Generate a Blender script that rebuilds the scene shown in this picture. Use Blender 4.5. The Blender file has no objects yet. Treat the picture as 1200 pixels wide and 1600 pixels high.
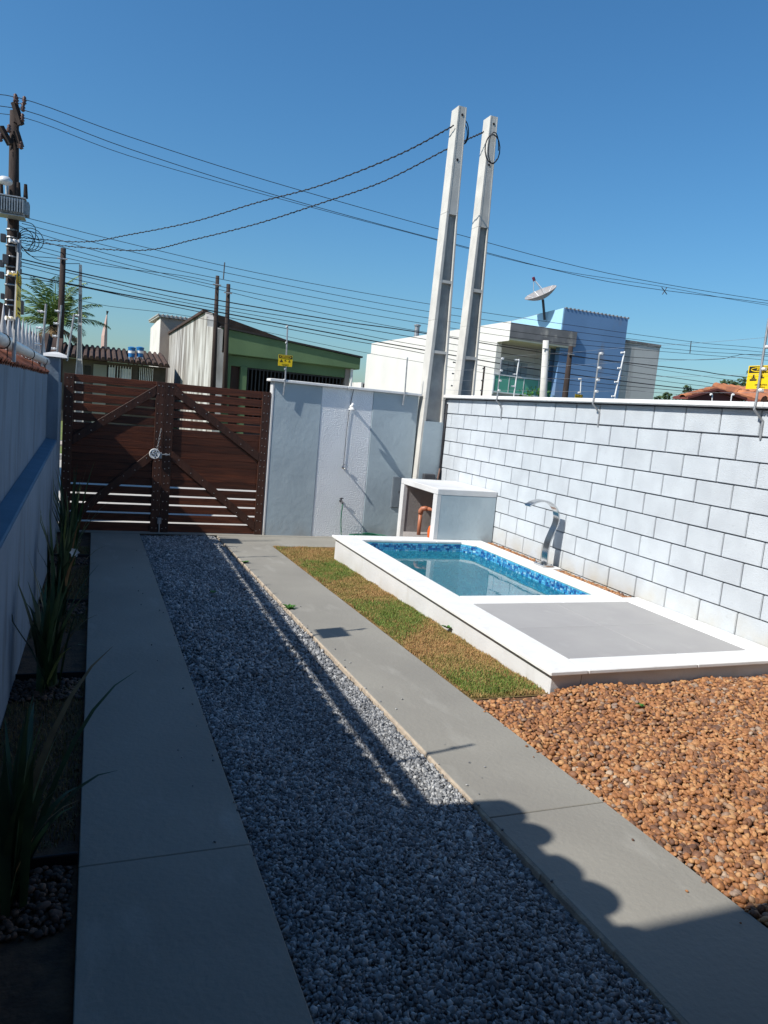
import bpy, bmesh, math, random
import numpy as np
from mathutils import Vector, Matrix, noise
R=random.Random(7)
S=bpy.context.scene
col=S.collection
# ---------------------------------------------------------------- camera, sky, sun, exposure
RIGHT=Vector((0.92859,-0.36026,0.08904)); DOWN=Vector((0.03405,-0.15623,-0.98713)); FWD=Vector((0.36954,0.91968,-0.13280)); FPX=1147.9
cd=bpy.data.cameras.new('camera'); cam=bpy.data.objects.new('camera',cd); col.objects.link(cam); S.camera=cam
cam.matrix_world=Matrix(((RIGHT.x,-DOWN.x,-FWD.x,0),(RIGHT.y,-DOWN.y,-FWD.y,0),(RIGHT.z,-DOWN.z,-FWD.z,0),(0,0,0,1)))
cd.sensor_fit='VERTICAL'; cd.sensor_height=36; cd.lens=FPX/1600*36; cd.clip_end=3000; cd.clip_start=.05
SUNV=Vector((-1,-.20,1)).normalized()            # towards the sun
W=bpy.data.worlds.new('World'); S.world=W; W.use_nodes=True
nt=W.node_tree; nt.nodes.clear()
sk=nt.nodes.new('ShaderNodeTexSky'); sk.sky_type='NISHITA'; sk.sun_disc=False
sk.sun_elevation=math.asin(SUNV.z); sk.sun_rotation=math.atan2(SUNV.x,SUNV.y)%(2*math.pi)
sk.air_density=1.3; sk.dust_density=1.0; sk.ozone_density=10; sk.altitude=0
bgn=nt.nodes.new('ShaderNodeBackground'); bgn.inputs[1].default_value=.106
wo=nt.nodes.new('ShaderNodeOutputWorld'); hs=nt.nodes.new('ShaderNodeHueSaturation'); hs.inputs['Saturation'].default_value=1.1; nt.links.new(sk.outputs[0],hs.inputs['Color']); wb=nt.nodes.new('ShaderNodeMix'); wb.data_type='RGBA'; wb.blend_type='MULTIPLY'; wb.inputs[0].default_value=1; wb.inputs[7].default_value=(.90,1.015,.965,1); nt.links.new(hs.outputs[0],wb.inputs[6]); nt.links.new(wb.outputs[2],bgn.inputs[0]); nt.links.new(bgn.outputs[0],wo.inputs[0])
sd=bpy.data.lights.new('sun','SUN'); sd.energy=5; sd.angle=math.radians(.53); sd.color=(1,.96,.89)
so=bpy.data.objects.new('sun',sd); col.objects.link(so); so.rotation_euler=SUNV.to_track_quat('Z','Y').to_euler()
S.view_settings.view_transform='Standard'; S.view_settings.look='None'; S.view_settings.exposure=.35; S.view_settings.gamma=1
# ---------------------------------------------------------------- helpers
def at(x,y,Y=None,X=None,Z=None):
    """world point seen at photo pixel (x,y) on the plane Y=, X= or Z="""
    d=RIGHT*((x-600)/FPX)+DOWN*((y-800)/FPX)+FWD
    t=(Y/d.y) if Y is not None else (X/d.x) if X is not None else Z/d.z
    return d*t
def gz(Y): return -1.569-.028*Y
ORI={}
def tag(o,label=None,cat=None,group=None,kind=None):
    for k,v in (('label',label),('category',cat),('group',group),('kind',kind)):
        if v: o[k]=v
    return o
def thing(name,label,cat,loc,group=None):
    o=bpy.data.objects.new(name,None); col.objects.link(o); o.location=loc; o.empty_display_size=.1
    ORI[o.name]=Vector(loc); return tag(o,label,cat,group)
class MB:
    def __init__(s): s.v=[];s.f=[];s.m=[]
    def add(s,vs,fs,mi=0):
        n=len(s.v); s.v+= [tuple(v) for v in vs]; s.f+=[tuple(n+i for i in f) for f in fs]; s.m+=[mi]*len(fs); return s
    def box(s,x0,x1,y0,y1,z0,z1,mi=0):
        return s.add([(x0,y0,z0),(x1,y0,z0),(x1,y1,z0),(x0,y1,z0),(x0,y0,z1),(x1,y0,z1),(x1,y1,z1),(x0,y1,z1)],
          [(0,3,2,1),(4,5,6,7),(0,1,5,4),(1,2,6,5),(2,3,7,6),(3,0,4,7)],mi)
    def hexa(s,p,mi=0):   # 8 points: bottom 4 ccw, top 4 ccw
        return s.add(p,[(0,3,2,1),(4,5,6,7),(0,1,5,4),(1,2,6,5),(2,3,7,6),(3,0,4,7)],mi)
    def prism(s,poly,a,b,axis='z',mi=0):
        n=len(poly)
        def P(u,v,w): return {'z':(u,v,w),'y':(u,w,v),'x':(w,u,v)}[axis]
        vs=[P(u,v,a) for u,v in poly]+[P(u,v,b) for u,v in poly]
        return s.add(vs,[tuple(range(n))[::-1],tuple(range(n,2*n))]+[(i,(i+1)%n,n+(i+1)%n,n+i) for i in range(n)],mi)
    def tube(s,pts,r,n=8,caps=True,mi=0):
        pts=[Vector(p) for p in pts]; k=len(pts); rr=r if isinstance(r,(list,tuple)) else [r]*k
        vs=[]; up=None
        for i,p in enumerate(pts):
            t=(pts[min(i+1,k-1)]-pts[max(i-1,0)]).normalized()
            if up is None:
                up=Vector((0,0,1)) if abs(t.z)<.9 else Vector((1,0,0))
            a=t.cross(up).normalized(); b=a.cross(t).normalized(); up=b
            for j in range(n):
                an=2*math.pi*j/n; vs.append(p+a*(rr[i]*math.cos(an))+b*(rr[i]*math.sin(an)))
        fs=[(i*n+j,i*n+(j+1)%n,(i+1)*n+(j+1)%n,(i+1)*n+j) for i in range(k-1) for j in range(n)]
        if caps: fs+=[tuple(range(n))[::-1],tuple(range((k-1)*n,k*n))]
        return s.add(vs,fs,mi)
    def lathe(s,c,prof,n=16,axis=Vector((0,0,1)),mi=0):
        c=Vector(c); ax=Vector(axis).normalized(); a=ax.orthogonal().normalized(); b=ax.cross(a)
        vs=[]
        for r,h in prof:
            for j in range(n):
                an=2*math.pi*j/n; vs.append(c+ax*h+a*(r*math.cos(an))+b*(r*math.sin(an)))
        k=len(prof)
        fs=[(i*n+j,i*n+(j+1)%n,(i+1)*n+(j+1)%n,(i+1)*n+j) for i in range(k-1) for j in range(n)]
        fs+=[tuple(range(n))[::-1],tuple(range((k-1)*n,k*n))]
        return s.add(vs,fs,mi)
    def build(s,name,mat,parent=None,origin=None,bevel=0,smooth=False,seg=1):
        me=bpy.data.meshes.new(name)
        if origin is None: origin=ORI[parent.name] if parent is not None else Vector((0,0,0))
        origin=Vector(origin)
        me.from_pydata([tuple(Vector(v)-origin) for v in s.v],[],s.f)
        mats=mat if isinstance(mat,(list,tuple)) else [mat]
        for m in mats: me.materials.append(m)
        me.polygons.foreach_set('material_index',s.m)
        bm=bmesh.new(); bm.from_mesh(me); bmesh.ops.recalc_face_normals(bm,faces=bm.faces)
        if bevel:
            ed=[e for e in bm.edges if len(e.link_faces)==2 and e.calc_face_angle(0)>.5]
            bmesh.ops.bevel(bm,geom=ed,offset=bevel,segments=seg,affect='EDGES',clamp_overlap=True)
        bm.to_mesh(me); bm.free()
        if smooth: me.shade_smooth()
        o=bpy.data.objects.new(name,me); col.objects.link(o)
        if parent is not None: o.parent=parent; ORI[o.name]=ORI[parent.name]
        else: o.location=origin; ORI[o.name]=origin
        return o
def B(*a,**k): return MB().box(*a,**k)
def dup(root,loc,label=None,rotz=None):
    c=root.copy(); col.objects.link(c); c.location=loc
    if rotz is not None: c.rotation_euler=(0,0,rotz)
    if label: c['label']=label
    for ch in list(root.children):
        d=ch.copy(); col.objects.link(d); d.parent=c
        for g in ch.children:
            e=g.copy(); col.objects.link(e); e.parent=d
    return c
def place(mesh_obj,name,parent,loc,rot=(0,0,0),scale=(1,1,1),mesh=None):
    o=bpy.data.objects.new(name,mesh or mesh_obj.data); col.objects.link(o); o.parent=parent
    o.location=Vector(loc)-ORI[parent.name]; o.rotation_euler=rot; o.scale=scale; return o
def bulk(name,mat,protos,P,RT,SC,parent=None,attr=None):
    """many small pieces joined into one mesh. protos: list of (verts,tris); P positions; RT 3x3 matrices; SC scales(n,3)"""
    vs=[];fs=[];n0=0
    idx=np.random.randint(0,len(protos),len(P))
    for k,(v,f) in enumerate(protos):
        s=np.where(idx==k)[0]
        if len(s)==0: continue
        vv=np.einsum('nij,nvj->nvi',RT[s],v[None]*SC[s][:,None,:])+P[s][:,None,:]
        ff=f[None]+(n0+np.arange(len(s))*len(v))[:,None,None]
        vs.append(vv.reshape(-1,3)); fs.append(ff.reshape(-1,3)); n0+=len(s)*len(v)
    v=np.concatenate(vs).astype(np.float32); f=np.concatenate(fs).astype(np.int32)
    me=bpy.data.meshes.new(name); me.vertices.add(len(v)); me.vertices.foreach_set('co',v.ravel())
    me.loops.add(f.size); me.loops.foreach_set('vertex_index',f.ravel())
    me.polygons.add(len(f)); me.polygons.foreach_set('loop_start',np.arange(0,f.size,3,dtype=np.int32))
    me.update(calc_edges=True); me.materials.append(mat)
    o=bpy.data.objects.new(name,me); col.objects.link(o)
    if parent is not None: o.parent=parent; o.location=-ORI[parent.name]
    return o
def rotmats(n,tilt):
    a=np.random.rand(n)*2*np.pi; b=np.random.normal(0,tilt,n); c=np.random.normal(0,tilt,n)
    ca,sa,cb,sb,cc,sc=np.cos(a),np.sin(a),np.cos(b),np.sin(b),np.cos(c),np.sin(c); z=np.zeros(n); o=np.ones(n)
    Rz=np.stack([ca,-sa,z,sa,ca,z,z,z,o],-1).reshape(n,3,3)
    Rx=np.stack([o,z,z,z,cb,-sb,z,sb,cb],-1).reshape(n,3,3)
    Ry=np.stack([cc,z,sc,z,o,z,-sc,z,cc],-1).reshape(n,3,3)
    return Rx@Ry@Rz
def ico(sub,jit,flat=1,seed=0):
    bm=bmesh.new(); bmesh.ops.create_icosphere(bm,subdivisions=sub,radius=1)
    rr=random.Random(seed)
    for v in bm.verts: v.co*=1+rr.uniform(-jit,jit)
    bmesh.ops.triangulate(bm,faces=bm.faces)
    v=np.array([tuple(x.co) for x in bm.verts]); f=np.array([[q.index for q in x.verts] for x in bm.faces]); bm.free()
    v[:,2]*=flat; return v,f
# ---------------------------------------------------------------- materials
def M(name,c1,c2=None,scale=6,rough=.75,bump=.0,bscale=80,metal=0,lo=.35,hi=.65,rand=0,island=0,streak=None,streakcol=None,streaklo=.45,spec=.35,stretch=(1,1,1),fine=0,emit=None,bdist=.01,detail=5):
    m=bpy.data.materials.new(name); m.use_nodes=True; t=m.node_tree; N=t.nodes; L=t.links
    p=N['Principled BSDF']; p.inputs['Roughness'].default_value=rough; p.inputs['Metallic'].default_value=metal
    p.inputs['Specular IOR Level'].default_value=spec
    g=N.new('ShaderNodeNewGeometry'); pos=g.outputs['Position']
    def mapped(st):
        mp=N.new('ShaderNodeMapping'); mp.inputs['Scale'].default_value=st; L.new(pos,mp.inputs[0]); return mp.outputs[0]
    def nz(sc,det,vec): 
        n=N.new('ShaderNodeTexNoise'); n.inputs['Scale'].default_value=sc; n.inputs['Detail'].default_value=det; L.new(vec,n.inputs['Vector']); return n.outputs['Fac']
    def rr(v,a,b,c=0,d=1):
        r=N.new('ShaderNodeMapRange'); r.inputs[1].default_value=a; r.inputs[2].default_value=b; r.inputs[3].default_value=c; r.inputs[4].default_value=d; L.new(v,r.inputs[0]); return r.outputs[0]
    def mix(f,a,b,typ='MIX'):
        x=N.new('ShaderNodeMix'); x.data_type='RGBA'; x.blend_type=typ
        if isinstance(f,float): x.inputs[0].default_value=f
        else: L.new(f,x.inputs[0])
        for i,q in ((6,a),(7,b)):
            if isinstance(q,tuple): x.inputs[i].default_value=(*q,1)
            else: L.new(q,x.inputs[i])
        return x.outputs[2]
    c2=c2 or tuple(x*.82 for x in c1)
    out=mix(rr(nz(scale,detail,mapped(stretch)),lo,hi),c1,c2)
    if streak:
        out=mix(rr(nz(streak[0],6,mapped(streak[1])),streaklo,streaklo+.18),out,streakcol)
    def hv(src,amt,o):
        h=N.new('ShaderNodeHueSaturation'); L.new(rr(src,0,1,1-amt,1+amt),h.inputs['Value']); L.new(o,h.inputs['Color']); return h.outputs[0]
    if rand:
        oi=N.new('ShaderNodeObjectInfo'); out=hv(oi.outputs['Random'],rand,out)
    if island: out=hv(g.outputs['Random Per Island'],island,out)
    if fine: out=hv(nz(260,2,pos),fine,out)
    L.new(out,p.inputs['Base Color'])
    if bump:
        b=N.new('ShaderNodeBump'); b.inputs['Strength'].default_value=bump; b.inputs['Distance'].default_value=bdist
        L.new(nz(bscale,6,pos),b.inputs['Height']); L.new(b.outputs[0],p.inputs['Normal'])
    if emit:
        p.inputs['Emission Color'].default_value=(*emit,1); p.inputs['Emission Strength'].default_value=1
    return m
def ramp_island(name,stops,rough=.8,noise=.25,spec=.3,bump=0,nscale=1.5):
    m=bpy.data.materials.new(name); m.use_nodes=True; t=m.node_tree; N=t.nodes; L=t.links; p=N['Principled BSDF']
    p.inputs['Roughness'].default_value=rough; p.inputs['Specular IOR Level'].default_value=spec
    g=N.new('ShaderNodeNewGeometry'); n=N.new('ShaderNodeTexNoise'); n.inputs['Scale'].default_value=nscale; n.inputs['Detail'].default_value=4; L.new(g.outputs['Position'],n.inputs['Vector'])
    a=N.new('ShaderNodeMath'); a.operation='MULTIPLY_ADD'; L.new(n.outputs['Fac'],a.inputs[0]); a.inputs[1].default_value=noise*2.5; 
    s=N.new('ShaderNodeMath'); s.operation='MULTIPLY'; L.new(g.outputs['Random Per Island'],s.inputs[0]); s.inputs[1].default_value=1-noise
    s2=N.new('ShaderNodeMath'); s2.operation='SUBTRACT'; L.new(s.outputs[0],s2.inputs[0]); s2.inputs[1].default_value=noise*.75
    L.new(s2.outputs[0],a.inputs[2])
    r=N.new('ShaderNodeValToRGB'); L.new(a.outputs[0],r.inputs[0]); e=r.color_ramp.elements
    while len(e)<len(stops): e.new(.5)
    for i,(q,c) in enumerate(stops): e[i].position=q; e[i].color=(*c,1)
    n2=N.new('ShaderNodeTexNoise'); n2.inputs['Scale'].default_value=140; n2.inputs['Detail'].default_value=3; L.new(g.outputs['Position'],n2.inputs['Vector'])
    mr=N.new('ShaderNodeMapRange'); L.new(n2.outputs['Fac'],mr.inputs[0]); mr.inputs[1].default_value=.3; mr.inputs[2].default_value=.7; mr.inputs[3].default_value=.78; mr.inputs[4].default_value=1.2
    h=N.new('ShaderNodeHueSaturation'); L.new(mr.outputs[0],h.inputs['Value']); L.new(r.outputs[0],h.inputs['Color']); L.new(h.outputs[0],p.inputs['Base Color'])
    return m
WHITE=M('white_paint',(.60,.60,.60),(.53,.53,.53),scale=3,rough=.6,bump=.15,bscale=60,streak=(5,(1,1,.4)),streakcol=(.48,.47,.45),streaklo=.6)
STONE=M('white_stone',(.70,.695,.68),(.63,.625,.61),scale=9,rough=.55,bump=.12,bscale=70,streak=(14,(1,1,1)),streakcol=(.52,.50,.46),streaklo=.62)
BLOCKM=M('painted_block',(.49,.525,.555),(.43,.46,.49),scale=4,rough=.85,bump=.8,bscale=130,rand=.035,fine=.16,streak=(22,(1,1,1)),streakcol=(.37,.395,.415),streaklo=.66,bdist=.006)
def dirt(m,z0,z1,colr):
    t=m.node_tree;N=t.nodes;L=t.links;p=N['Principled BSDF'];src=p.inputs['Base Color'].links[0].from_socket
    g=N.new('ShaderNodeNewGeometry');x=N.new('ShaderNodeSeparateXYZ');L.new(g.outputs['Position'],x.inputs[0])
    n=N.new('ShaderNodeTexNoise');n.inputs['Scale'].default_value=3.5;n.inputs['Detail'].default_value=7;L.new(g.outputs['Position'],n.inputs['Vector'])
    a=N.new('ShaderNodeMapRange');L.new(x.outputs['Z'],a.inputs[0]);a.inputs[1].default_value=z1;a.inputs[2].default_value=z0
    b=N.new('ShaderNodeMapRange');L.new(n.outputs['Fac'],b.inputs[0]);b.inputs[1].default_value=.35;b.inputs[2].default_value=.65
    mu=N.new('ShaderNodeMath');mu.operation='MULTIPLY';L.new(a.outputs[0],mu.inputs[0]);L.new(b.outputs[0],mu.inputs[1])
    q=N.new('ShaderNodeMix');q.data_type='RGBA';L.new(mu.outputs[0],q.inputs[0]);L.new(src,q.inputs[6]);q.inputs[7].default_value=(*colr,1);L.new(q.outputs[2],p.inputs['Base Color'])
dirt(BLOCKM,-1.58,-1.28,(.42,.385,.31))
MORTAR=M('mortar',(.15,.15,.17),scale=30,rough=.95,bump=.4,bscale=120)
GREYW=M('grey_render',(.39,.465,.50),(.335,.40,.435),scale=1.6,rough=.9,bump=.28,bscale=14,fine=.05,streak=(3,(1,1,.6)),streakcol=(.42,.49,.52),streaklo=.58,bdist=.012)
TEXW=M('textured_stucco',(.80,.82,.83),(.76,.78,.79),scale=3,rough=.9,bump=.35,bscale=200)
NBR=M('blue_grey_render',(.18,.235,.30),(.15,.20,.255),scale=2.2,rough=.9,bump=.3,bscale=30,streak=(5,(1,1,.25)),streakcol=(.115,.15,.19),streaklo=.52)
dirt(GREYW,-1.9,-1.6,(.30,.29,.27)); dirt(WHITE,-1.88,-1.62,(.42,.39,.33))
LEDGE=M('blue_ledge_paint',(.085,.165,.24),(.07,.14,.205),scale=5,rough=.8,bump=.2,bscale=50)

CONC=M('smooth_concrete',(.252,.238,.205),(.212,.200,.174),scale=1.3,rough=.85,bump=.3,bscale=45,fine=.07,streak=(7,(1,.35,1)),streakcol=(.275,.262,.23),streaklo=.58)

CONCE=M('raw_concrete_edge',(.40,.33,.25),(.30,.25,.2),scale=25,rough=.95,bump=.5,bscale=90)
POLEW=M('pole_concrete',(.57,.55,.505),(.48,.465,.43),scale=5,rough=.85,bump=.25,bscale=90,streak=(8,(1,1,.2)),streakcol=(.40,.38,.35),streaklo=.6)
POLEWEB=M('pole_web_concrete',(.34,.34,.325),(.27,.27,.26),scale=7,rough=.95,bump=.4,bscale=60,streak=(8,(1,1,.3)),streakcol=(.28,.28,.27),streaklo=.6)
WOOD=M('stained_wood',(.105,.029,.012),(.052,.015,.007),scale=9,rough=.5,bump=.35,bscale=60,rand=.35,stretch=(.35,1,5),streak=(6,(.5,1,7)),streakcol=(.032,.009,.005),streaklo=.58,spec=.35)
WOODV=M('stained_wood_frame',(.055,.021,.012),(.034,.013,.008),scale=9,rough=.5,bump=.35,bscale=60,rand=.25,stretch=(4,1,.4),spec=.35)
OLDWOOD=M('weathered_pole_wood',(.046,.032,.027),(.024,.017,.015),scale=6,rough=.95,bump=.5,bscale=40,stretch=(3,3,.4))
SOIL=M('soil',(.13,.09,.06),(.075,.05,.035),scale=9,rough=1,bump=.6,bscale=60)
DARKSOIL=M('dark_soil',(.10,.058,.035),(.05,.03,.02),scale=14,rough=1,bump=.8,bscale=70)
THATCH=M('dry_turf_base',(.20,.12,.055),(.13,.10,.035),scale=7,rough=1,bump=.8,bscale=120)
ROAD=M('pale_road',(.46,.44,.41),(.38,.36,.33),scale=.8,rough=.95,bump=.3,bscale=20)
VERGE=M('verge_grass',(.10,.15,.035),(.16,.17,.06),scale=1.5,rough=1,bump=.6,bscale=20)
GROUNDM=M('ground_far',(.12,.13,.07),(.18,.16,.11),scale=.05,rough=1)
HILLM=M('hill_forest',(.030,.050,.022),(.045,.066,.03),scale=.25,rough=1,bump=1,bscale=.6,bdist=1.5)
CLAY=M('clay_tile',(.42,.16,.07),(.24,.09,.05),scale=5,rough=.85,bump=.4,bscale=50,rand=.25,streak=(9,(1,1,1)),streakcol=(.13,.07,.05),streaklo=.58)
ORTILE=M('orange_wall_tile',(.26,.085,.04),(.16,.05,.026),scale=8,rough=.7,bump=.4,bscale=50,rand=.2,streak=(14,(1,1,1)),streakcol=(.14,.06,.04),streaklo=.6)
DTILE=M('old_brown_tile',(.075,.045,.035),(.04,.026,.021),scale=3,rough=.95,bump=.4,bscale=20,rand=.2)
GALV=M('galvanised',(.40,.41,.42),(.28,.29,.30),scale=20,rough=.5,metal=.6)
ALU=M('aluminium_white',(.72,.73,.74),rough=.4,metal=.2)
STEEL=M('stainless_steel',(.62,.62,.62),(.55,.55,.56),scale=4,rough=.16,metal=1)
NAILM=M('nail_steel',(.5,.46,.42),rough=.35,metal=.9)
BLACK=M('black_cable',(.014,.014,.018),rough=.6)
DKGREY=M('dark_grey_plastic',(.06,.062,.07),rough=.5)
PLW=M('white_plastic',(.78,.78,.76),rough=.35)
PVCO=M('orange_pvc',(.40,.155,.085),(.34,.125,.07),scale=8,rough=.45)
PUMPO=M('bright_orange_plastic',(.75,.13,.02),rough=.4)
HOSE=M('green_hose',(.02,.14,.08),rough=.45)
YEL=M('yellow_sign',(.80,.56,.01),(.74,.50,.01),scale=4,rough=.5)
BLK=M('black_print',(.02,.018,.015),rough=.6)
GREYBOX=M('grey_metal_door',(.20,.235,.265),rough=.5)
INNERB=M('bare_cement_interior',(.32,.295,.285),(.27,.25,.24),scale=4,rough=.95,bump=.4,bscale=40)
# ================================================================= SETTING: ground, road, hills
def sheet(name,x0,x1,ys,zs,mat,kind='structure',thick=None):
    m=MB(); n=len(ys)
    m.add([(x,y,z) for y,z in zip(ys,zs) for x in (x0,x1)],[(2*i,2*i+1,2*i+3,2*i+2) for i in range(n-1)])
    o=m.build(name,mat); return tag(o,kind=kind)
mb=MB(); mb.add([(-900,-500,-2.6),(1500,-500,-2.6),(1500,1600,-2.6),(-900,1600,-2.6)],[(0,1,2,3)]); tag(mb.build('ground',GROUNDM),kind='structure')
for a_,b_,c_,d_ in ((-.7,2.74,-6,10.6),(2.74,5.2,-6,3.74),(2.74,5.2,8.3,10.6)): sheet('yard_ground',a_,b_,[c_,d_],[gz(c_)-.08,gz(d_)-.08],SOIL)
sheet('neighbour_ground',-14,-.7,[-8,10.6],[-1.5,-1.9],SOIL)
sheet('next_plot_ground',5.2,40,[-8,10.6],[-1.5,-1.9],SOIL)
sheet('road',-70,120,[10.6,11.2,14,17.4],[-1.90,-1.86,-1.74,-1.63],ROAD)
tag(B(-70,120,17.4,17.55,-1.9,-1.50).build('kerb',ROAD,bevel=.02),kind='structure')
sheet('grass_verge',-70,120,[17.55,18.3,18.9],[-1.52,-1.47,-1.45],VERGE)
tag(B(-70,120,18.9,20.3,-1.9,-1.40).build('pavement',M('pinkish_pavement',(.46,.38,.32),scale=2,bump=.2)),kind='structure')
sheet('far_lots_grass',-70,120,[20.3,60],[-1.41,-1.35],VERGE)
# driveway apron outside
sheet('entrance_threshold',-.6,4.5,[9.92,10.6],[gz(9.92)+.012,-1.86],CONC)
# hills
hv=[];n=90
for i in range(n):
    a=math.radians(-30+i*95/(n-1)); d=420; x=math.sin(a)*d; y=math.cos(a)*d
    h=14+9*noise.noise(Vector((i*.13,0,0)))+4*noise.noise(Vector((i*.5,3,0)))
    h=h+12*math.exp(-((math.degrees(a)-3)/7)**2)
    h*=(1 if math.degrees(a)<14 else .45)
    hv.append((x,y,h))
mb=MB(); vs=[];K=7
for (x,y,h) in hv:
    for k in range(K):
        f=k/(K-1); vs.append((x*(1+f*.35),y*(1+f*.35),-3+(h+3)*math.sin(f*math.pi/2)+1.3*noise.noise(Vector((x*.06,y*.06,k*1.7)))*f))
mb.add(vs,[(i*K+k,(i+1)*K+k,(i+1)*K+k+1,i*K+k+1) for i in range(n-1) for k in range(K-1)]); tag(mb.build('hills',HILLM,smooth=False),kind='structure')
# ================================================================= concrete strips
def slab(name,polys,mat=CONC,top=.012,th=.10,label=None):
    par=thing(name,None,None,(0,0,0)); par['kind']='structure'
    for (x0,x1,y0,y1) in polys:
        o=MB().hexa([(x0,y0,gz(y0)-th),(x1,y0,gz(y0)-th),(x1,y1,gz(y1)-th),(x0,y1,gz(y1)-th),(x0,y0,gz(y0)+top),(x1,y0,gz(y0)+top),(x1,y1,gz(y1)+top),(x0,y1,gz(y1)+top)]).build('slab',mat,par,bevel=.003)
    return par
slab('concrete_path',[(0,.59,-3,2.4985),(0,.59,2.5015,9.91)])
slab('concrete_path',[(1.585,2.17,-3,2.458),(1.585,2.17,2.463,9.12),(1.585,4.42,9.125,9.91)])
# ================================================================= block wall (right)
XW=4.837
BW=thing('block_wall','pale grey painted concrete block wall with recessed joints and white coping, along the pool','wall',(XW,4,gz(4)-.05))
core=B(XW+.020,XW+.13,-2.5,10.04,-2.0,.30).build('mortar',MORTAR,BW)
protoB=[]
for L_ in (.390,.192,.792):
    vars_=[]
    for sdi in range(3):
        m=MB().box(-.07,.07,-L_/2,L_/2,-.0955,.0955)
        o=m.build('block',BLOCKM,None,bevel=.0045,seg=2); me=o.data; bpy.data.objects.remove(o)
        vars_.append(me)
    protoB.append(vars_)
offs=[5.538,5.727,5.489,5.703,5.512,5.322,5.488,5.261,5.47,5.68,5.5]
for r in range(11):
    zb=.076-.2*r; zt=zb+.2
    y=offs[r]+.4*12
    while y>-2.4:
        yh=min(y,10.04); yl=y-.4
        if yl<10.02 and yh-yl>.05:
            L_=yh-yl-.009
            if zt<gz((yl+yh)/2)-.02 : 
                y-=.4; continue
            o=place(None,'block',BW,(XW+.07+R.uniform(-.0012,.0012),(yl+yh)/2,zb+.1+R.uniform(-.0008,.0008)),(0,R.gauss(0,.003),R.gauss(0,.002)),(1,L_/.390,1.0 if r else 1.06),mesh=protoB[0][R.randrange(3)])
            if r==0: o.location.z+=.008
        y-=.4
for i,(a,b) in enumerate([(-2.5,.9),(.903,4.28),(4.283,7.2),(7.203,10.12)]):
    B(XW-.07,XW+.2,a,b,.300,.345).build('coping_slab',STONE,BW,bevel=.008)
# ================================================================= front wall
YF=10.05
FW=thing('front_wall','rendered grey front wall with white textured centre band and white coping, between gate and pole','wall',(3.3,YF,-1.86))
def fwall(name,x0,x1,mat,yoff=0,z1=.292): return B(x0,x1,YF+yoff,YF+.15,-1.95,z1).build(name,mat,FW,bevel=.004)
fwall('grey_panel',2.268,2.946,GREYW); fwall('grey_panel',3.718,4.43,GREYW)
fwall('edge_trim',2.24,2.266,WHITE,-.004)
fwall('textured_band_backing',2.948,3.716,TEXW,.012)
# rough stucco relief
nx,nz_=210,540
vs=[];
for j in range(nz_+1):
    z=-1.94+j*(2.23/nz_)
    for i in range(nx+1):
        x=2.95+i*(.764/nx)
        a=noise.noise(Vector((x*78,z*78,0)))+.7*noise.noise(Vector((x*135,z*135,5)))
        d=.0036*max(0,min(1,(a+.2)*1.8))
        if i in (0,nx): d=0
        vs.append((x,YF+.008-d,z))
mb=MB(); mb.v=vs; mb.f=[(j*(nx+1)+i,j*(nx+1)+i+1,(j+1)*(nx+1)+i+1,(j+1)*(nx+1)+i) for j in range(nz_) for i in range(nx)]; mb.m=[0]*len(mb.f)
mb.build('textured_band',TEXW,FW,smooth=True)
for a,b in ((2.19,3.30),(3.303,4.45)): B(a,b,YF-.052,YF+.19,.294,.332).build('coping_slab',STONE,FW,bevel=.006)
# meter box in wall
mt=thing('meter_box','small grey recessed meter door low on front wall beside the white pump house','meter box',(4.2,YF,-1.37))
B(4.13,4.265,YF-.008,YF+.02,-1.38,-.91).build('frame',GREYBOX,mt,bevel=.003); B(4.14,4.255,YF-.018,YF-.011,-1.37,-.92).build('door',GREYBOX,mt,bevel=.002); B(4.235,4.245,YF-.028,YF-.018,-1.16,-1.12).build('latch',DKGREY,mt)
# shower head
sh=thing('shower_head','white curved plastic shower head high on the textured band of the front wall','shower',(3.40,YF,.0))
MB().tube([(3.395,YF,.045),(3.39,YF-.06,.075),(3.375,YF-.11,.085),(3.36,YF-.14,.07),(3.35,YF-.155,.045)],[.018,.018,.019,.02,.022],12).build('arm',PLW,sh,smooth=True)
MB().lathe((3.348,YF-.157,.045),[(.02,0),(.03,-.015),(.05,-.03),(.052,-.042),(.03,-.045)],16).build('head',PLW,sh,smooth=True)
MB().lathe((3.395,YF,.045),[(.032,0),(.032,.012),(.02,.018)],14,axis=(0,-1,0)).build('flange',PLW,sh,smooth=True)
sp_=MB().tube([(3.365,YF-.006,.02),(3.35,YF-.004,-.3),(3.345,YF-.004,-.8)],.0035,6).build('supply_cord',DKGREY,sh)
def tap(z,label,mat,x=3.35):
    t=thing('wall_tap',label,'tap',(x,YF,z))
    MB().tube([(x,YF,z),(x,YF-.05,z),(x,YF-.085,z-.008),(x,YF-.095,z-.035)],[.011,.011,.011,.012],10).build('spout',mat,t,smooth=True)
    MB().tube([(x,YF-.03,z),(x,YF-.03,z+.035)],[.009,.007],8).build('stem',mat,t)
    MB().tube([(x-.028,YF-.03,z+.036),(x,YF-.03,z+.042),(x+.028,YF-.03,z+.036)],[.006,.009,.006],8).build('handle',mat,t,smooth=True)
    MB().lathe((x,YF,z),[(.024,0),(.024,.006),(.012,.01)],12,axis=(0,-1,0)).build('flange',mat,t)
tap(-.82,'small chrome tap at mid height of the textured band',STEEL,3.345)
tap(-1.31,'small dark tap low on the textured band with the green hose attached',DKGREY,3.35)
hp=[(3.35,YF-.095,-1.345)]+[(3.352-.012*math.sin(i*.5),YF-.10-.01*i/8,-1.35-.055*i) for i in range(1,9)]+[(3.42,YF-.13,-1.815),(3.5,YF-.16,-1.82)]
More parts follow.
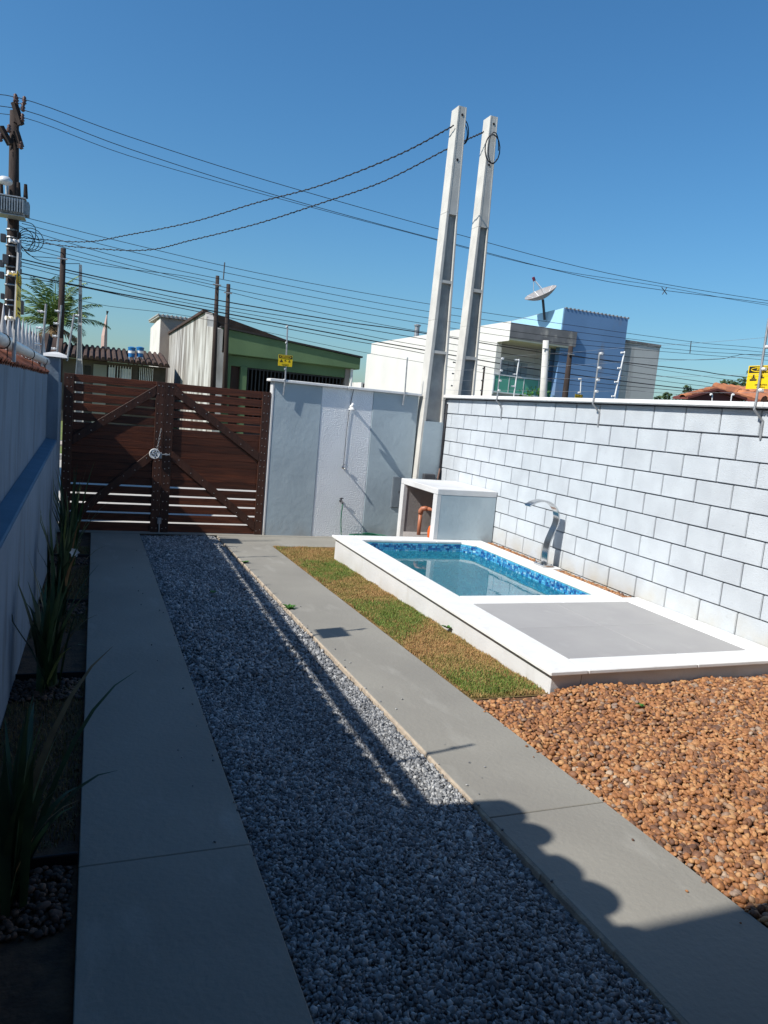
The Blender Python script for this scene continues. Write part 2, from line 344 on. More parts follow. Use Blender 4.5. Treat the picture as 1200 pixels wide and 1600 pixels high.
for i in range(60):
    a=i*.52; r=.13+.05*math.sin(i*.23); hp.append((3.78+.33*(math.cos(a+2.8))*(.75+.25*math.sin(i*.3))+.0*r,YF-.17+.10*math.sin(a+2.8),-1.82+.012*(i//12)+.008*math.sin(i)))
tag(MB().tube(hp,.008,7).build('garden_hose',HOSE,None,origin=(3.5,YF-.15,-1.83),smooth=True),'thin green garden hose hanging from the low tap and coiled at the wall foot','hose')
# ================================================================= concrete poles
def tpole(name,label,cx,y0,d,zb,levels,panels,base=None,base_top=None,scale=1,group=None,mat=POLEW,web=POLEWEB):
    """levels: list of (z, x_left, x_right) of the front face"""
    def xs(z):
        for (za,a,b),(zc,c,e) in zip(levels,levels[1:]):
            if z<=zc: f=(z-za)/(zc-za); return a+(c-a)*f,b+(e-b)*f
        return levels[-1][1:]
    t=thing(name,label,'pole',(cx,y0+d/2,zb),group)
    zt=levels[-1][0]
    def seg(z0,z1,fl,fr,ya,yb,m,nm):  # piece between inner offsets
        a0,b0=xs(z0); a1,b1=xs(z1)
        A0=fl(a0,b0);A1=fl(a1,b1);C0=fr(a0,b0);C1=fr(a1,b1)
        m.hexa([(A0,ya,z0),(C0,ya,z0),(C0,yb,z0),(A0,yb,z0),(A1,ya,z1),(C1,ya,z1),(C1,yb,z1),(A1,yb,z1)])
    FLw=.055*scale; FRw=.035*scale
    m=MB(); zz=[levels[0][0]]+sorted([l[0] for l in levels[1:]])
    for z0,z1 in zip(zz,zz[1:]):
        seg(z0,z1,lambda a,b:a,lambda a,b:a+FLw*min(1,(b-a)/.25),y0,y0+d,m,'f')
        seg(z0,z1,lambda a,b:b-FRw*min(1,(b-a)/.25),lambda a,b:b,y0,y0+d,m,'f')
    m.build('flanges',mat,t,bevel=.004*scale)
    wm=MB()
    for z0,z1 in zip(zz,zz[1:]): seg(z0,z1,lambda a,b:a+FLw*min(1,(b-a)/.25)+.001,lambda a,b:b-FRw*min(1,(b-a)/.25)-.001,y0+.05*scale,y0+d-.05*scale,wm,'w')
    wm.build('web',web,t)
    edges=[]
    for (p0,p1),(q0,q1) in zip(panels,panels[1:]): edges.append((p1,q0))
    edges.append((panels[-1][1],zt))
    for i,(z0,z1) in enumerate(edges):
        cm=MB(); seg(z0,z1,lambda a,b:a+FLw*min(1,(b-a)/.25)-.001,lambda a,b:b-FRw*min(1,(b-a)/.25)+.001,y0+.0025,y0+d-.0025,cm,'c')
        cm.build('cross_bar' if i<len(edges)-1 else 'pole_head',mat,t)
    if base:
        bmx=MB(); seg(levels[0][0],panels[0][0],lambda a,b:a+FLw*.6,lambda a,b:b+.002,y0-.003,y0+d-.003,bmx,'b'); bmx.build('painted_base',base,t)
    return t
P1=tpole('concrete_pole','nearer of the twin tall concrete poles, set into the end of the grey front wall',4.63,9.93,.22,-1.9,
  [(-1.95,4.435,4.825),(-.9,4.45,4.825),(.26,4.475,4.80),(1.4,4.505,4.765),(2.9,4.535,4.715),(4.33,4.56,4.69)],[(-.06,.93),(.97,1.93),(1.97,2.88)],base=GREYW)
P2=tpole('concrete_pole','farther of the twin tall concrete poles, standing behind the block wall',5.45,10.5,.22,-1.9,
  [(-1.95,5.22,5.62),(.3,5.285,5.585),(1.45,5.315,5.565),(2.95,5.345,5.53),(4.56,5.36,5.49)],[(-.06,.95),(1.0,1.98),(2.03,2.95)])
for (x,y,z,t) in ((4.62,9.93,3.62,P1),(5.42,10.5,3.86,P2),(4.63,9.93,4.22,P1),(5.43,10.5,4.45,P2)):
    MB().lathe((x,y+.004,z),[(.018,0),(.018,.006)],12,axis=(0,-1,0)).build('bolt_hole',BLACK,t)
def ring_loop(c,r,n=26,turns=1.0,sq=1.3,ph=0,tilt=.35):
    return [Vector(c)+Vector((math.cos(ph+i*2*math.pi*turns/n)*r*.8,math.cos(ph+i*2*math.pi*turns/n)*r*tilt,math.sin(ph+i*2*math.pi*turns/n)*r*sq)) for i in range(n+1)]
tag(MB().tube(ring_loop((4.70,9.98,4.02),.12,ph=-2.2,turns=.8),.008,6).tube(ring_loop((4.70,9.99,4.0),.10,ph=-2,turns=.8),.007,6).build('cable_loop',BLACK,None,origin=(4.72,9.98,3.9),smooth=True),'black cable loop hanging beside the top of the nearer concrete pole','cable')
tag(MB().tube(ring_loop((5.43,10.46,4.08),.17,turns=1.9,sq=1.2,ph=.6,tilt=.1),.008,6).tube(ring_loop((5.45,10.47,4.1),.14,turns=.9,sq=1.6),.007,6).build('cable_loop',BLACK,None,origin=(5.45,10.46,4.0),smooth=True),'black cable coil wrapped round the farther concrete pole below its top','cable')
tag(MB().tube([(4.83,9.90,.22),(4.825,9.90,-.3),(4.81,9.90,-.9),(4.79,9.89,-1.5)],.018,8).build('black_corner_tube',BLACK,None,origin=(4.81,9.9,-1.5),smooth=True),'black tube running up the corner between the pole and block wall','conduit')  # plain black tube filling the narrow gap beside the pole
o=thing('junction_box','dark grey junction box at the pole foot, behind the pump house roof','junction box',(4.63,9.86,-.95))
B(4.545,4.73,9.85,9.925,-.98,-.83).build('box_body',DKGREY,o,bevel=.01); B(4.56,4.715,9.843,9.849,-.965,-.845).build('lid',DKGREY,o,bevel=.002)
tag(MB().tube([(4.74,9.86,-1.0),(4.765,9.86,-.93),(4.79,9.87,-.80),(4.80,9.88,-.74)],.012,8).build('conduit_stub',M('brown_conduit',(.22,.13,.10)),None,origin=(4.75,9.86,-1.0)),'short bent brown conduit beside the dark junction box','conduit')
# ================================================================= pump house
PX0,PX1,PY0,PY1,PZ=3.985,4.83,8.19,9.38,-.868
PH=thing('pump_house','small grey masonry pump house with white top and open side, behind the pool','pump house',(4.4,8.8,-1.85))
B(PX0,PX1,PY0,PY1,PZ-.075,PZ).build('top_slab',WHITE,PH,bevel=.006)
B(PX0+.055,PX1-.002,PY0+.003,PY0+.11,-1.9,PZ-.076).build('near_wall',GREYW,PH,bevel=.003)
B(PX0+.055,PX1-.002,PY1-.11,PY1-.003,-1.9,PZ-.076).build('far_wall',INNERB,PH)
B(PX0+.001,PX0+.054,PY0+.002,PY0+.118,-1.9,PZ-.076).build('opening_frame',WHITE,PH)
B(PX0+.001,PX0+.054,PY1-.118,PY1-.002,-1.9,PZ-.076).build('opening_frame',WHITE,PH)
B(PX0+.05,PX1-.002,PY0+.12,PY1-.12,-1.9,-1.60).build('floor',INNERB,PH)
B(PX1-.02,PX1,PY0+.112,PY1-.112,-1.6,PZ-.076).build('back_lining',INNERB,PH)
pp=thing('pump_pipes','orange plastic pipes with elbow joint inside the open pump house','pipe',(4.15,9.0,-1.62))
x0,y0_=4.16,9.02
MB().tube([(x0,y0_,-1.62),(x0,y0_,-1.30)],.026,12).build('riser',PVCO,pp,smooth=True)
MB().tube([(x0,y0_,-1.31),(x0,y0_,-1.265),(x0+.012,y0_-.012,-1.238),(x0+.04,y0_-.035,-1.228),(x0+.07,y0_-.06,-1.228)],.034,12).build('elbow',PVCO,pp,smooth=True)
MB().tube([(x0+.07,y0_-.06,-1.228),(x0+.32,y0_-.3,-1.228)],.026,12).build('cross_pipe',PVCO,pp,smooth=True)
for k in (.12,.2): MB().tube([(x0+k,y0_-.06-(k-.07)*.96,-1.228),(x0+k+.035,y0_-.06-(k-.035)*.96,-1.228)],.037,12).build('coupling',PVCO,pp,smooth=False)
MB().lathe((4.225,8.60,-1.60),[(.10,0),(.12,.03),(.125,.12),(.11,.18),(.06,.22),(.02,.23)],18).build('pump_body',PUMPO,pp,smooth=True)
sw=thing('light_switch_box','small pale box fixed high inside the pump house','switch box',(4.5,9.25,-1.05)); 
B(4.44,4.50,9.235,9.268,-1.13,-1.04).build('box_body',GREYBOX,sw,bevel=.004); B(4.455,4.485,9.228,9.234,-1.11,-1.06).build('cover',PLW,sw)
# ================================================================= pool
DZ=-1.507
PL=thing('swimming_pool','small raised swimming pool with white coping and blue mosaic, beside the block wall','swimming pool',(3.7,6,gz(6)))
WI=dict(x0=2.99,x1=4.45,y0=5.53,y1=8.07)
m=MB(); m.box(2.745,2.975,3.74,8.31,-2.0,DZ-.034); m.box(2.977,XW-.003,3.74,3.93,-2.0,DZ-.034)
m.build('plinth_wall',WHITE,PL,bevel=.003)
m=MB(); m.box(2.977,XW-.003,3.932,5.50,-2.0,DZ-.036); m.box(4.47,4.66,5.50,8.31,-2.7,DZ-.036); m.box(2.977,4.468,8.09,8.31,-2.7,DZ-.036); m.build('shell',INNERB,PL)
cop=[(2.705,2.99,3.695,6.1),(2.705,2.99,6.102,8.35),(2.992,3.9,3.695,3.915),(3.902,XW-.002,3.695,3.915),(4.60,XW-.002,3.917,5.275),(2.992,3.9,5.277,5.52),(3.902,XW-.002,5.277,5.41),(3.902,4.66,5.411,5.52),
     (2.992,3.982,8.08,8.35),(3.984,4.45,8.08,8.186),(4.452,4.665,5.522,6.9),(4.452,4.665,6.902,8.186)]
for a in cop: B(a[0],a[1],a[2],a[3],DZ-.03,DZ).build('coping_slab',STONE,PL,bevel=.006)
B(4.55,4.80,6.60,6.86,DZ-.03,DZ+.001).build('spout_plinth',STONE,PL,bevel=.006)
# diagonal corner of coping at the far right
MB().prism([(4.4505,8.079),(4.4505,7.93),(4.33,8.079)],DZ-.03,DZ-.001,'z').build('corner_coping',STONE,PL)
DTL=M('porcelain_deck_tile',(.33,.32,.31),(.295,.285,.28),scale=2.5,rough=.6,bump=.08,bscale=60,rand=.03,streak=(5,(1,1,1)),streakcol=(.35,.34,.33),streaklo=.6)
for i in range(2):
    for j in range(2):
        xa=2.993+i*.804; ya=3.918+j*.679
        B(xa,xa+.8015,ya,ya+.6765,DZ-.03,DZ-.004).build('deck_tile',DTL,PL,bevel=.0015)
B(2.993,4.6,3.918,5.275,DZ-.034,DZ-.009).build('grout',M('grout',(.33,.32,.31)),PL)
# basin and water
BAS=M('basin_plaster',(.10,.42,.50),(.09,.38,.46),scale=2,rough=.7)
m=MB()
x0,x1,y0_,y1=2.985,4.462,5.525,8.085; zf=-2.20; zt=DZ-.033
m.box(x0-.01,x1+.01,y0_-.0,y1,zf-.03,zf)
m.box(x0-.012,x0,y0_,y1,zf,zt); m.box(x1,x1+.007,y0_,y1,zf,zt); m.box(x0,x1,y0_-.0,y0_+.008,zf,zt); m.box(x0,x1,y1-.008,y1,zf,zt)
m.prism([(4.462,7.93),(4.462,8.07),(4.33,8.07)],zf,zt,'z')
m.build('basin',BAS,PL)
def mosaic_mat():
    return ramp_island('blue_mosaic',[(0,(.01,.05,.20)),(.22,(.02,.13,.36)),(.45,(.04,.26,.50)),(.7,(.10,.40,.60)),(.88,(.03,.10,.30)),(1,(.30,.58,.72))],rough=.22,noise=.0,spec=.5)
MOS=mosaic_mat()
m=MB(); TS=.024; G=.004
def tiles(p0,u,n,width):
    nu=int(width/TS); 
    for j in range(26):
        z=DZ-.036-(j+1)*TS
        i=0
        while i<nu:
            w=R.choice([1,1,1,2]) ; w=min(w,nu-i); h=1
            a=p0+u*(i*TS+G/2); b=p0+u*((i+w)*TS-G/2); o_=n*.006
            v=[a,b,b+Vector((0,0,TS-G)),a+Vector((0,0,TS-G))]; v=[Vector((q.x,q.y,q.z+z)) for q in v]
            m.add(v+[q+o_ for q in v],[(4,5,6,7),(0,1,5,4),(1,2,6,5),(2,3,7,6),(3,0,4,7)])
            i+=w
tiles(Vector((x0,8.077,0)),Vector((1,0,0)),Vector((0,-1,0)),1.345)
tiles(Vector((4.462,5.54,0)),Vector((0,1,0)),Vector((-1,0,0)),2.402)
d_=Vector((-.150,.16,0)); tiles(Vector((4.468,7.922,0)),d_.normalized(),Vector((-.7,-.7,0)),d_.length)
tiles(Vector((x0,5.54,0)),Vector((0,1,0)),Vector((1,0,0)),2.53)
o=m.build('mosaic_tiles',MOS,PL); o['kind']='stuff'
wm=bpy.data.materials.new('pool_water'); wm.use_nodes=True; t=wm.node_tree; t.nodes.clear()
tr=t.nodes.new('ShaderNodeBsdfTransparent'); tr.inputs[0].default_value=(.70,.90,.93,1)
gl=t.nodes.new('ShaderNodeBsdfGlossy'); gl.inputs['Roughness'].default_value=.02; fr=t.nodes.new('ShaderNodeFresnel'); fr.inputs[0].default_value=1.30
nz=t.nodes.new('ShaderNodeTexNoise'); nz.inputs['Scale'].default_value=5; bp=t.nodes.new('ShaderNodeBump'); bp.inputs['Strength'].default_value=.05; bp.inputs['Distance'].default_value=.02
mx=t.nodes.new('ShaderNodeMixShader'); df=t.nodes.new('ShaderNodeBsdfDiffuse'); df.inputs[0].default_value=(.02,.21,.27,1); m0=t.nodes.new('ShaderNodeMixShader'); m0.inputs[0].default_value=.55; t.links.new(tr.outputs[0],m0.inputs[1]); t.links.new(df.outputs[0],m0.inputs[2]); ou=t.nodes.new('ShaderNodeOutputMaterial'); g=t.nodes.new('ShaderNodeNewGeometry')
t.links.new(g.outputs['Position'],nz.inputs[0]); t.links.new(nz.outputs[0],bp.inputs['Height']); t.links.new(bp.outputs[0],gl.inputs['Normal']); t.links.new(bp.outputs[0],fr.inputs['Normal'])
fm=t.nodes.new('ShaderNodeMath'); fm.operation='MULTIPLY'; fm.inputs[1].default_value=.38; t.links.new(fr.outputs[0],fm.inputs[0]); t.links.new(fm.outputs[0],mx.inputs[0]); t.links.new(m0.outputs[0],mx.inputs[1]); t.links.new(gl.outputs[0],mx.inputs[2]); t.links.new(mx.outputs[0],ou.inputs[0])
m=MB(); m.add([(x0+.001,y0_+.009,-1.633),(x1-.001,y0_+.009,-1.633),(x1-.001,7.935,-1.633),(4.335,y1-.009,-1.633),(x0+.001,y1-.009,-1.633)],[(0,1,2,3,4)])
tag(m.build('pool_water',wm),kind='structure')
lt=thing('pool_light','small round white fitting on the far end of the pool wall just under the coping','pool fitting',(3.02,7.95,-1.6))
MB().lathe((2.99,7.93,-1.585),[(.035,0),(.035,.012),(.02,.02)],16,axis=(1,0,0)).build('fitting_disc',PLW,lt,smooth=True)
# cascade spout
SPT=thing('pool_spout','curved stainless steel ribbon waterfall spout on the coping by the block wall','waterfall spout',(4.68,6.75,DZ))
pts=[(4.66,DZ+.02),(4.655,DZ+.14),(4.665,DZ+.26),(4.70,DZ+.37),(4.735,DZ+.46),(4.745,DZ+.54),(4.72,DZ+.62),(4.665,DZ+.68),(4.59,DZ+.715),(4.51,DZ+.725),(4.44,DZ+.71),(4.38,DZ+.68),(4.355,DZ+.662)]
def cr(P,k=6):
    out=[]
    for i in range(len(P)-1):
        p0=P[max(i-1,0)];p1=P[i];p2=P[i+1];p3=P[min(i+2,len(P)-1)]
        for j in range(k):
            t_=j/k; out.append(tuple(.5*((2*b)+(-a+c)*t_+(2*a-5*b+4*c-d)*t_*t_+(-a+3*b-3*c+d)*t_**3) for a,b,c,d in zip(p0,p1,p2,p3)))
    return out+[P[-1]]
cp=cr(pts); m=MB(); vs=[]
ya,yb=6.675,6.782
for i,(x,z) in enumerate(cp):
    x2,z2=cp[min(i+1,len(cp)-1)]; x1_,z1_=cp[max(i-1,0)]; t_=Vector((x2-x1_,z2-z1_)).normalized(); nn=Vector((-t_.y,t_.x))*.009
    ww=0 if i<len(cp)*.6 else .0
    vs+=[(x+nn.x,ya-ww,z+nn.y),(x+nn.x,yb+ww,z+nn.y),(x-nn.x,yb+ww,z-nn.y),(x-nn.x,ya-ww,z-nn.y)]
k=len(cp); m.add(vs,[(i*4+j,i*4+(j+1)%4,(i+1)*4+(j+1)%4,(i+1)*4+j) for i in range(k-1) for j in range(4)]+[(3,2,1,0),((k-1)*4,(k-1)*4+1,(k-1)*4+2,(k-1)*4+3)])
m.build('steel_ribbon',STEEL,SPT,bevel=.002)
B(4.58,4.72,6.635,6.825,DZ+.001,DZ+.028).build('base_plate',STEEL,SPT,bevel=.004)
for a,b in ((4.60,6.655),(4.70,6.655),(4.60,6.805),(4.70,6.805)): MB().lathe((a,b,DZ+.028),[(.009,0),(.009,.006),(.004,.009)],8).build('bolt',STEEL,SPT)
# ================================================================= wooden gate (two leaves)
GY=10.082
def leaf(x0,x1,label,mirror):
    t=thing('wooden_gate_leaf',label,'gate',((x0 if not mirror else x1),GY,-1.84),'two leaves of the wooden gate')
    gaps=[.038-.1197*i for i in range(5)]+[-1.232-.1195*i for i in range(5)]
    edges=[.14]; 
    for g_ in gaps: edges+= [g_+.011,g_-.011]
    edges.append(-1.835)
    pl=[]
    for i in range(0,len(edges),2):
        a,b=edges[i],edges[i+1]
        if a-b>.3:
            n=8; h=(a-b)/n
            for k in range(n): pl.append((a-k*h,a-(k+1)*h+.0006))
        else: pl.append((a,b))
    for a,b in pl:
        B(x0,x1,GY+R.uniform(0,.003),GY+.022,b,a).build('plank',WOOD,t,bevel=.003)
    sw_=.115
    for xa,xb in ((x0,x0+sw_),(x1-sw_,x1)): B(xa,xb,GY-.024,GY-.001,-1.836,.142).build('stile',WOODV,t,bevel=.003)
    def brace(p,q,w=.10):
        p,q=Vector(p),Vector(q); d=(q-p).normalized(); n=Vector((-d.y,d.x))*w/2
        # clip the ends flush with the stiles
        def on(pt,off,X): f=(X-(pt+off).x)/d.x; r=pt+off+d*f; return (r.x,r.y)
        poly=[on(p,n,p.x),on(q,n,q.x),on(q,-n,q.x),on(p,-n,p.x)]
        MB().prism(poly,GY-.026,GY-.002,'y').build('brace',WOODV,t,bevel=.002)
    a,b=x0+sw_,x1-sw_
    if not mirror: brace((a,-.68),(b,.03)); brace((a,-1.70),(b,-.80))
    else: brace((b,-.75),(a,.05)); brace((b,-1.72),(a,-.80))
    nm=MB()
    for a,b in pl:
        zc=(a+b)/2
        for xc in (x0+.035,x0+.085,x1-.035,x1-.085):
            nm.lathe((xc+R.uniform(-.004,.004),GY-.024,zc+R.uniform(-.01,.01)),[(.0065,0),(.006,.003),(.003,.004)],6,axis=(0,-1,0))
    L0=((x0+sw_,-.68),(x1-sw_,.03)),((x0+sw_,-1.70),(x1-sw_,-.80))
    if mirror: L0=((x1-sw_,-.75),(x0+sw_,.05)),((x1-sw_,-1.72),(x0+sw_,-.80))
    for p,q in L0:
        for k in range(7):
            f=(k+.6)/7.2; nm.lathe((p[0]+(q[0]-p[0])*f,GY-.026,p[1]+(q[1]-p[1])*f+.02*(-1)**k),[(.0065,0),(.006,.003),(.003,.004)],6,axis=(0,-1,0))
    o=nm.build('nails',NAILM,t); o['kind']='stuff'
    return t
G1=leaf(-.375,.8385,'left leaf of the dark red slatted wooden gate, behind the strap leaved plants',False)
G2=leaf(.8405,2.228,'right leaf of the dark red slatted wooden gate, next to the grey front wall',True)
o=thing('gate_latch','small rusty sliding latch joining the gate leaves at mid height','latch',(.84,GY-.03,-.80))
MB().tube([(.80,GY-.04,-.795),(.93,GY-.04,-.795)],.007,8).build('sliding_bar',GALV,o); B(.79,.83,GY-.045,GY-.025,-.85,-.77).build('plate',GALV,o,bevel=.003); B(.87,.90,GY-.045,GY-.025,-.81,-.78).build('keeper',GALV,o,bevel=.003)
o=thing('gate_floor_bolt','rusty drop bolt at the foot of the gate where the leaves meet','bolt',(.84,GY-.03,-1.84))
MB().tube([(.84,GY-.035,-1.845),(.84,GY-.035,-1.66)],.009,8).build('rod',GALV,o); B(.815,.865,GY-.04,GY-.026,-1.72,-1.64).build('plate',GALV,o,bevel=.003)
MD=thing('hanging_gate_disc','round white patterned disc hanging by a chain from the left gate leaf','ornament',(.73,GY-.04,-.85))
m=MB()
for k in range(13):
    z=-.47-k*.022; c=Vector((.805-.003*k,GY-.04,z)); hz=k%2
    m.tube([c+Vector(((.009*math.cos(a) if hz else 0),(0 if hz else .009*math.cos(a)),.014*math.sin(a))) for a in [i*math.pi/4 for i in range(9)]],.0028,5,caps=False)
m.build('chain',GALV,MD)
MB().lathe((.737,GY-.055,-.79),[(.062,0),(.068,.004),(.068,.011),(.060,.015),(.058,.012)],28,axis=(0,-1,0)).build('disc',PLW,MD)
dm=MB()
for k in range(9):
    a=k*.7; r=.018+.03*((k*5)%3)/2; c=(.737+r*math.cos(a),GY-.0685,-.79+r*math.sin(a)); dm.lathe(c,[(.011,0),(.009,.002)],7,axis=(0,-1,0))
dm.build('relief_pattern',DKGREY,MD)
# ================================================================= left (neighbour) wall
LX=-.38; UX=-.495
def lz(Y): return -.757+.0277*(Y-3.66)       # ledge height
NW=thing('boundary_wall','blue grey rendered boundary wall with a ledge and orange tile capping, left of the path','wall',(-.6,5,gz(5)))
ya,yb=-3,8.88
MB().hexa([(UX-.16,ya,-2),(LX,ya,-2),(LX,yb,-2),(UX-.16,yb,-2),(UX-.16,ya,lz(ya)-.01),(LX,ya,lz(ya)-.01),(LX,yb,lz(yb)-.01),(UX-.16,yb,lz(yb)-.01)]).build('lower_wall',NBR,NW)
MB().hexa([(UX,ya,lz(ya)-.0101),(LX-.002,ya,lz(ya)-.0101),(LX-.002,yb,lz(yb)-.0101),(UX,yb,lz(yb)-.0101),(UX,ya,lz(ya)+.012),(LX-.010,ya,lz(ya)),(LX-.010,yb,lz(yb)),(UX,yb,lz(yb)+.012)]).build('ledge',LEDGE,NW,bevel=.003)
MB().hexa([(UX-.16,ya,-1.2),(UX,ya,-1.2),(UX,yb,-1.2),(UX-.16,yb,-1.2),(UX-.16,ya,.06),(UX,ya,.085),(UX,yb,.125),(UX-.16,yb,.125)]).build('upper_wall',NBR,NW)
B(-.52,LX+.002,8.885,9.2,-2,.285).build('pillar',NBR,NW,bevel=.006)
MB().hexa([(-.555,8.84,.285),(-.30,8.84,.285),(-.30,9.24,.285),(-.555,9.24,.285),(-.54,8.86,.315),(-.315,8.86,.315),(-.315,9.22,.315),(-.54,9.22,.315)]).add([(-.54,8.86,.315),(-.315,8.86,.315),(-.315,9.22,.315),(-.54,9.22,.315),(-.42,9.03,.352)],[(0,1,4),(1,2,4),(2,3,4),(3,0,4)]).build('pillar_cap',WHITE,NW)
B(-.50,-.40,9.2,10.2,-2,.02).build('pillar',NBR,NW)
# capping tiles: overlapping half-round tiles crossing the wall
n=48; 
tp=[]
for v in range(3):
    m=MB(); w=.125
    ring=[]
    for xx,zz_ in ((-.09,-.004),(.0,.004),(.09,.0)):   # x across
        ring.append([(xx,w*.56*math.cos(a),zz_+.036*math.sin(a)) for a in [math.pi*i/8 for i in range(9)]])
    vs=[p for r_ in ring for p in r_]; m.add(vs,[(i*9+j,(i+1)*9+j,(i+1)*9+j+1,i*9+j+1) for i in range(2) for j in range(8)])
    vs2=[(p[0],p[1]*.82,p[2]-.012) for p in vs]; m.add(vs2,[(i*9+j,i*9+j+1,(i+1)*9+j+1,(i+1)*9+j) for i in range(2) for j in range(8)])
    for i in (0,2): m.add([ring[i][j] for j in range(9)]+[(p[0],p[1]*.82,p[2]-.012) for p in ring[i]],[(j,j+1,9+j+1,9+j) for j in range(8)])
    o=m.build('roof_tile',ORTILE,None); tp.append(o.data); bpy.data.objects.remove(o)
y=-2.9; k=0
while y<8.83:
    zt_=.086+.0034*(y+3)+.0
    place(None,'roof_tile',NW,(-.565+R.uniform(-.003,.003),y,.128+.0015*y+R.uniform(-.003,.003)),(R.gauss(0,.015),.58+R.gauss(0,.02),R.gauss(0,.03)),mesh=tp[k%3]); y+=.128; k+=1
# mortar bed under the tiles
MB().hexa([(UX-.17,ya,.05),(UX+.004,ya,.05),(UX+.004,yb,.10),(UX-.17,yb,.10),(UX-.17,ya,.10),(UX-.01,ya,.095),(UX-.01,yb,.125),(UX-.17,yb,.13)]).build('tile_bedding',ORTILE,NW)
pipe=thing('wall_top_pipe','white plastic pipe running along the top of the tiled boundary wall','pipe',(-.5,5,.21))
MB().tube([(-.505,-2.9,.206),(-.505,2,.210),(-.505,6,.218),(-.505,8.8,.226)],.038,14).build('pipe_body',PLW,pipe,smooth=True)
for y in (.9,2.9,4.75,6.55,8.2):
    m=MB(); m.tube([(-.505+.043*math.cos(a),y,.212+.043*math.sin(a)) for a in [i*math.pi/8 for i in range(17)]],.0035,5,caps=False); m.tube([(-.475,y,.18),(-.478,y+.02,.10)],.003,5); m.build('cable_tie',BLACK,pipe)
for y,z1 in ((4.65,-.02),(6.55,-.05),(2.1,-.05)):
    pass
# electric fence posts on the left wall
def fpost(label,p0,p1,n,side,group,base=None,mat=GALV,ins=PLW,r=.011,ilen=.035,thick=.013,name='fence_post',rows=None):
    p0,p1=Vector(p0),Vector(p1); t=thing(name,label,'fence post',p0,group)
    pts=([Vector(q) for q in base] if base else [])+[p0,p1]
    MB().tube(pts,r,8).build('post_tube',mat,t)
    for k in range(n):
        f=(k+.35)/(n-.15) if n>1 else 1; c=p0+(p1-p0)*(rows[k] if rows else f); d=Vector(side)
        MB().tube([c,c+d*ilen*.3,c+d*ilen*.35,c+d*ilen*.6,c+d*ilen*.65,c+d*ilen],[.006,.006,thick,thick,.008,thick],8).build('insulator',ins,t)
    return t
fg='electric fence posts along the left wall'
fpost('galvanised fence post carrying the yellow warning sign, nearest post above the left wall',(-.44,4.72,.1),(-.43,4.79,.78),3,(-.8,-.5,0),fg,rows=[.35,.72,.98],ilen=.06)
fpost('slim fence post with four insulators above the left wall, in front of the palm',(-.50,7.9,.15),(-.47,7.9,.74),4,(-1,0,0),fg,ilen=.07)
fpost('slim fence post with four insulators on the left pillar, beside the dark wooden pole',(-.415,9.0,.33),(-.385,9.0,.85),4,(-1,0,0),fg,ilen=.06)
fpost('bare metal bracket post leaning at the right side of the left pillar',(-.315,9.1,.26),(-.255,9.1,.78),1,(1,0,0),fg,rows=[.98],ilen=.05)
fpost('slim fence post above the left wall near the porch',(-.49,2.66,.1),(-.48,2.66,.70),4,(-1,0,0),fg,ilen=.05)
def sign(name,label,c,wv,hv,w,h,txt='PERIGO',group=None):
    """flat yellow sign: c centre, wv width direction, hv up direction"""
    c=Vector(c); wv=Vector(wv).normalized(); hv=Vector(hv).normalized(); n=wv.cross(hv)
    t=thing(name,label,'sign',c,group)
    def q(m,u0,u1,v0,v1,d0,d1,pt=None):
        P=[c+wv*u*w/2+hv*v*h/2+n*d for d in (d0,d1) for u,v in ((u0,v0),(u1,v0),(u1,v1),(u0,v1))]
        m.hexa(P)
    m=MB(); q(m,-1,1,-1,1,-.0015,.0015); m.build('plate',YEL,t)
    m=MB(); q(m,-.93,.93,.38,.93,.0016,.0032); m.build('header_panel',BLK,t)
    def text(s,size,u,v,mat,d,nm='lettering'):
        cu=bpy.data.curves.new(nm,'FONT'); cu.body=s; cu.size=size; cu.align_x='CENTER'; cu.align_y='CENTER'; cu.extrude=.0006; cu.resolution_u=2
        o=bpy.data.objects.new(nm,cu); col.objects.link(o); dg=bpy.context.evaluated_depsgraph_get(); me=bpy.data.meshes.new_from_object(o.evaluated_get(dg)); bpy.data.objects.remove(o)
        me.materials.clear(); me.materials.append(mat); o=bpy.data.objects.new(nm,me); col.objects.link(o); o.parent=t
        Mx=Matrix((wv,hv,n)).transposed().to_4x4(); Mx.translation=wv*u*w/2+hv*v*h/2+n*d; o.matrix_local=Mx
    # red/yellow oval ring behind the word
    m=MB(); m.tube([c+wv*(.78*w/2*math.cos(a))+hv*(h*.5*.65+h*.5*.2*math.sin(a))+n*.0036 for a in [i*math.pi/12 for i in range(25)]],.0025*w/.2,5,caps=False); m.build('oval_ring',YEL,t)
    text(txt,h*.19,0,.64,YEL,.0045)
    # pictograms: hand/lightning/figure blocks
    m=MB(); 
    q(m,-.70,-.44,-.12,-.02,.0017,.003); q(m,-.62,-.52,-.02,.2,.0017,.003); q(m,-.8,-.34,-.30,-.16,.0017,.003)
    q(m,-.14,.14,-.10,.0,.0017,.003); q(m,-.08,.02,.0,.16,.0017,.003)
    q(m,.42,.72,-.22,-.1,.0017,.003); q(m,.5,.62,-.1,.14,.0017,.003)
    m.build('pictograms',BLK,t)
    text('CERCA ELETRICA',h*.085,0,-.66,BLK,.003); text('ALTA TENSAO',h*.07,0,-.86,BLK,.003)
    return t
sign('warning_sign','yellow electric fence warning sign seen edge on above the left wall',(-.425,4.76,.475),(0,1,0),(0,0,1),.24,.24)
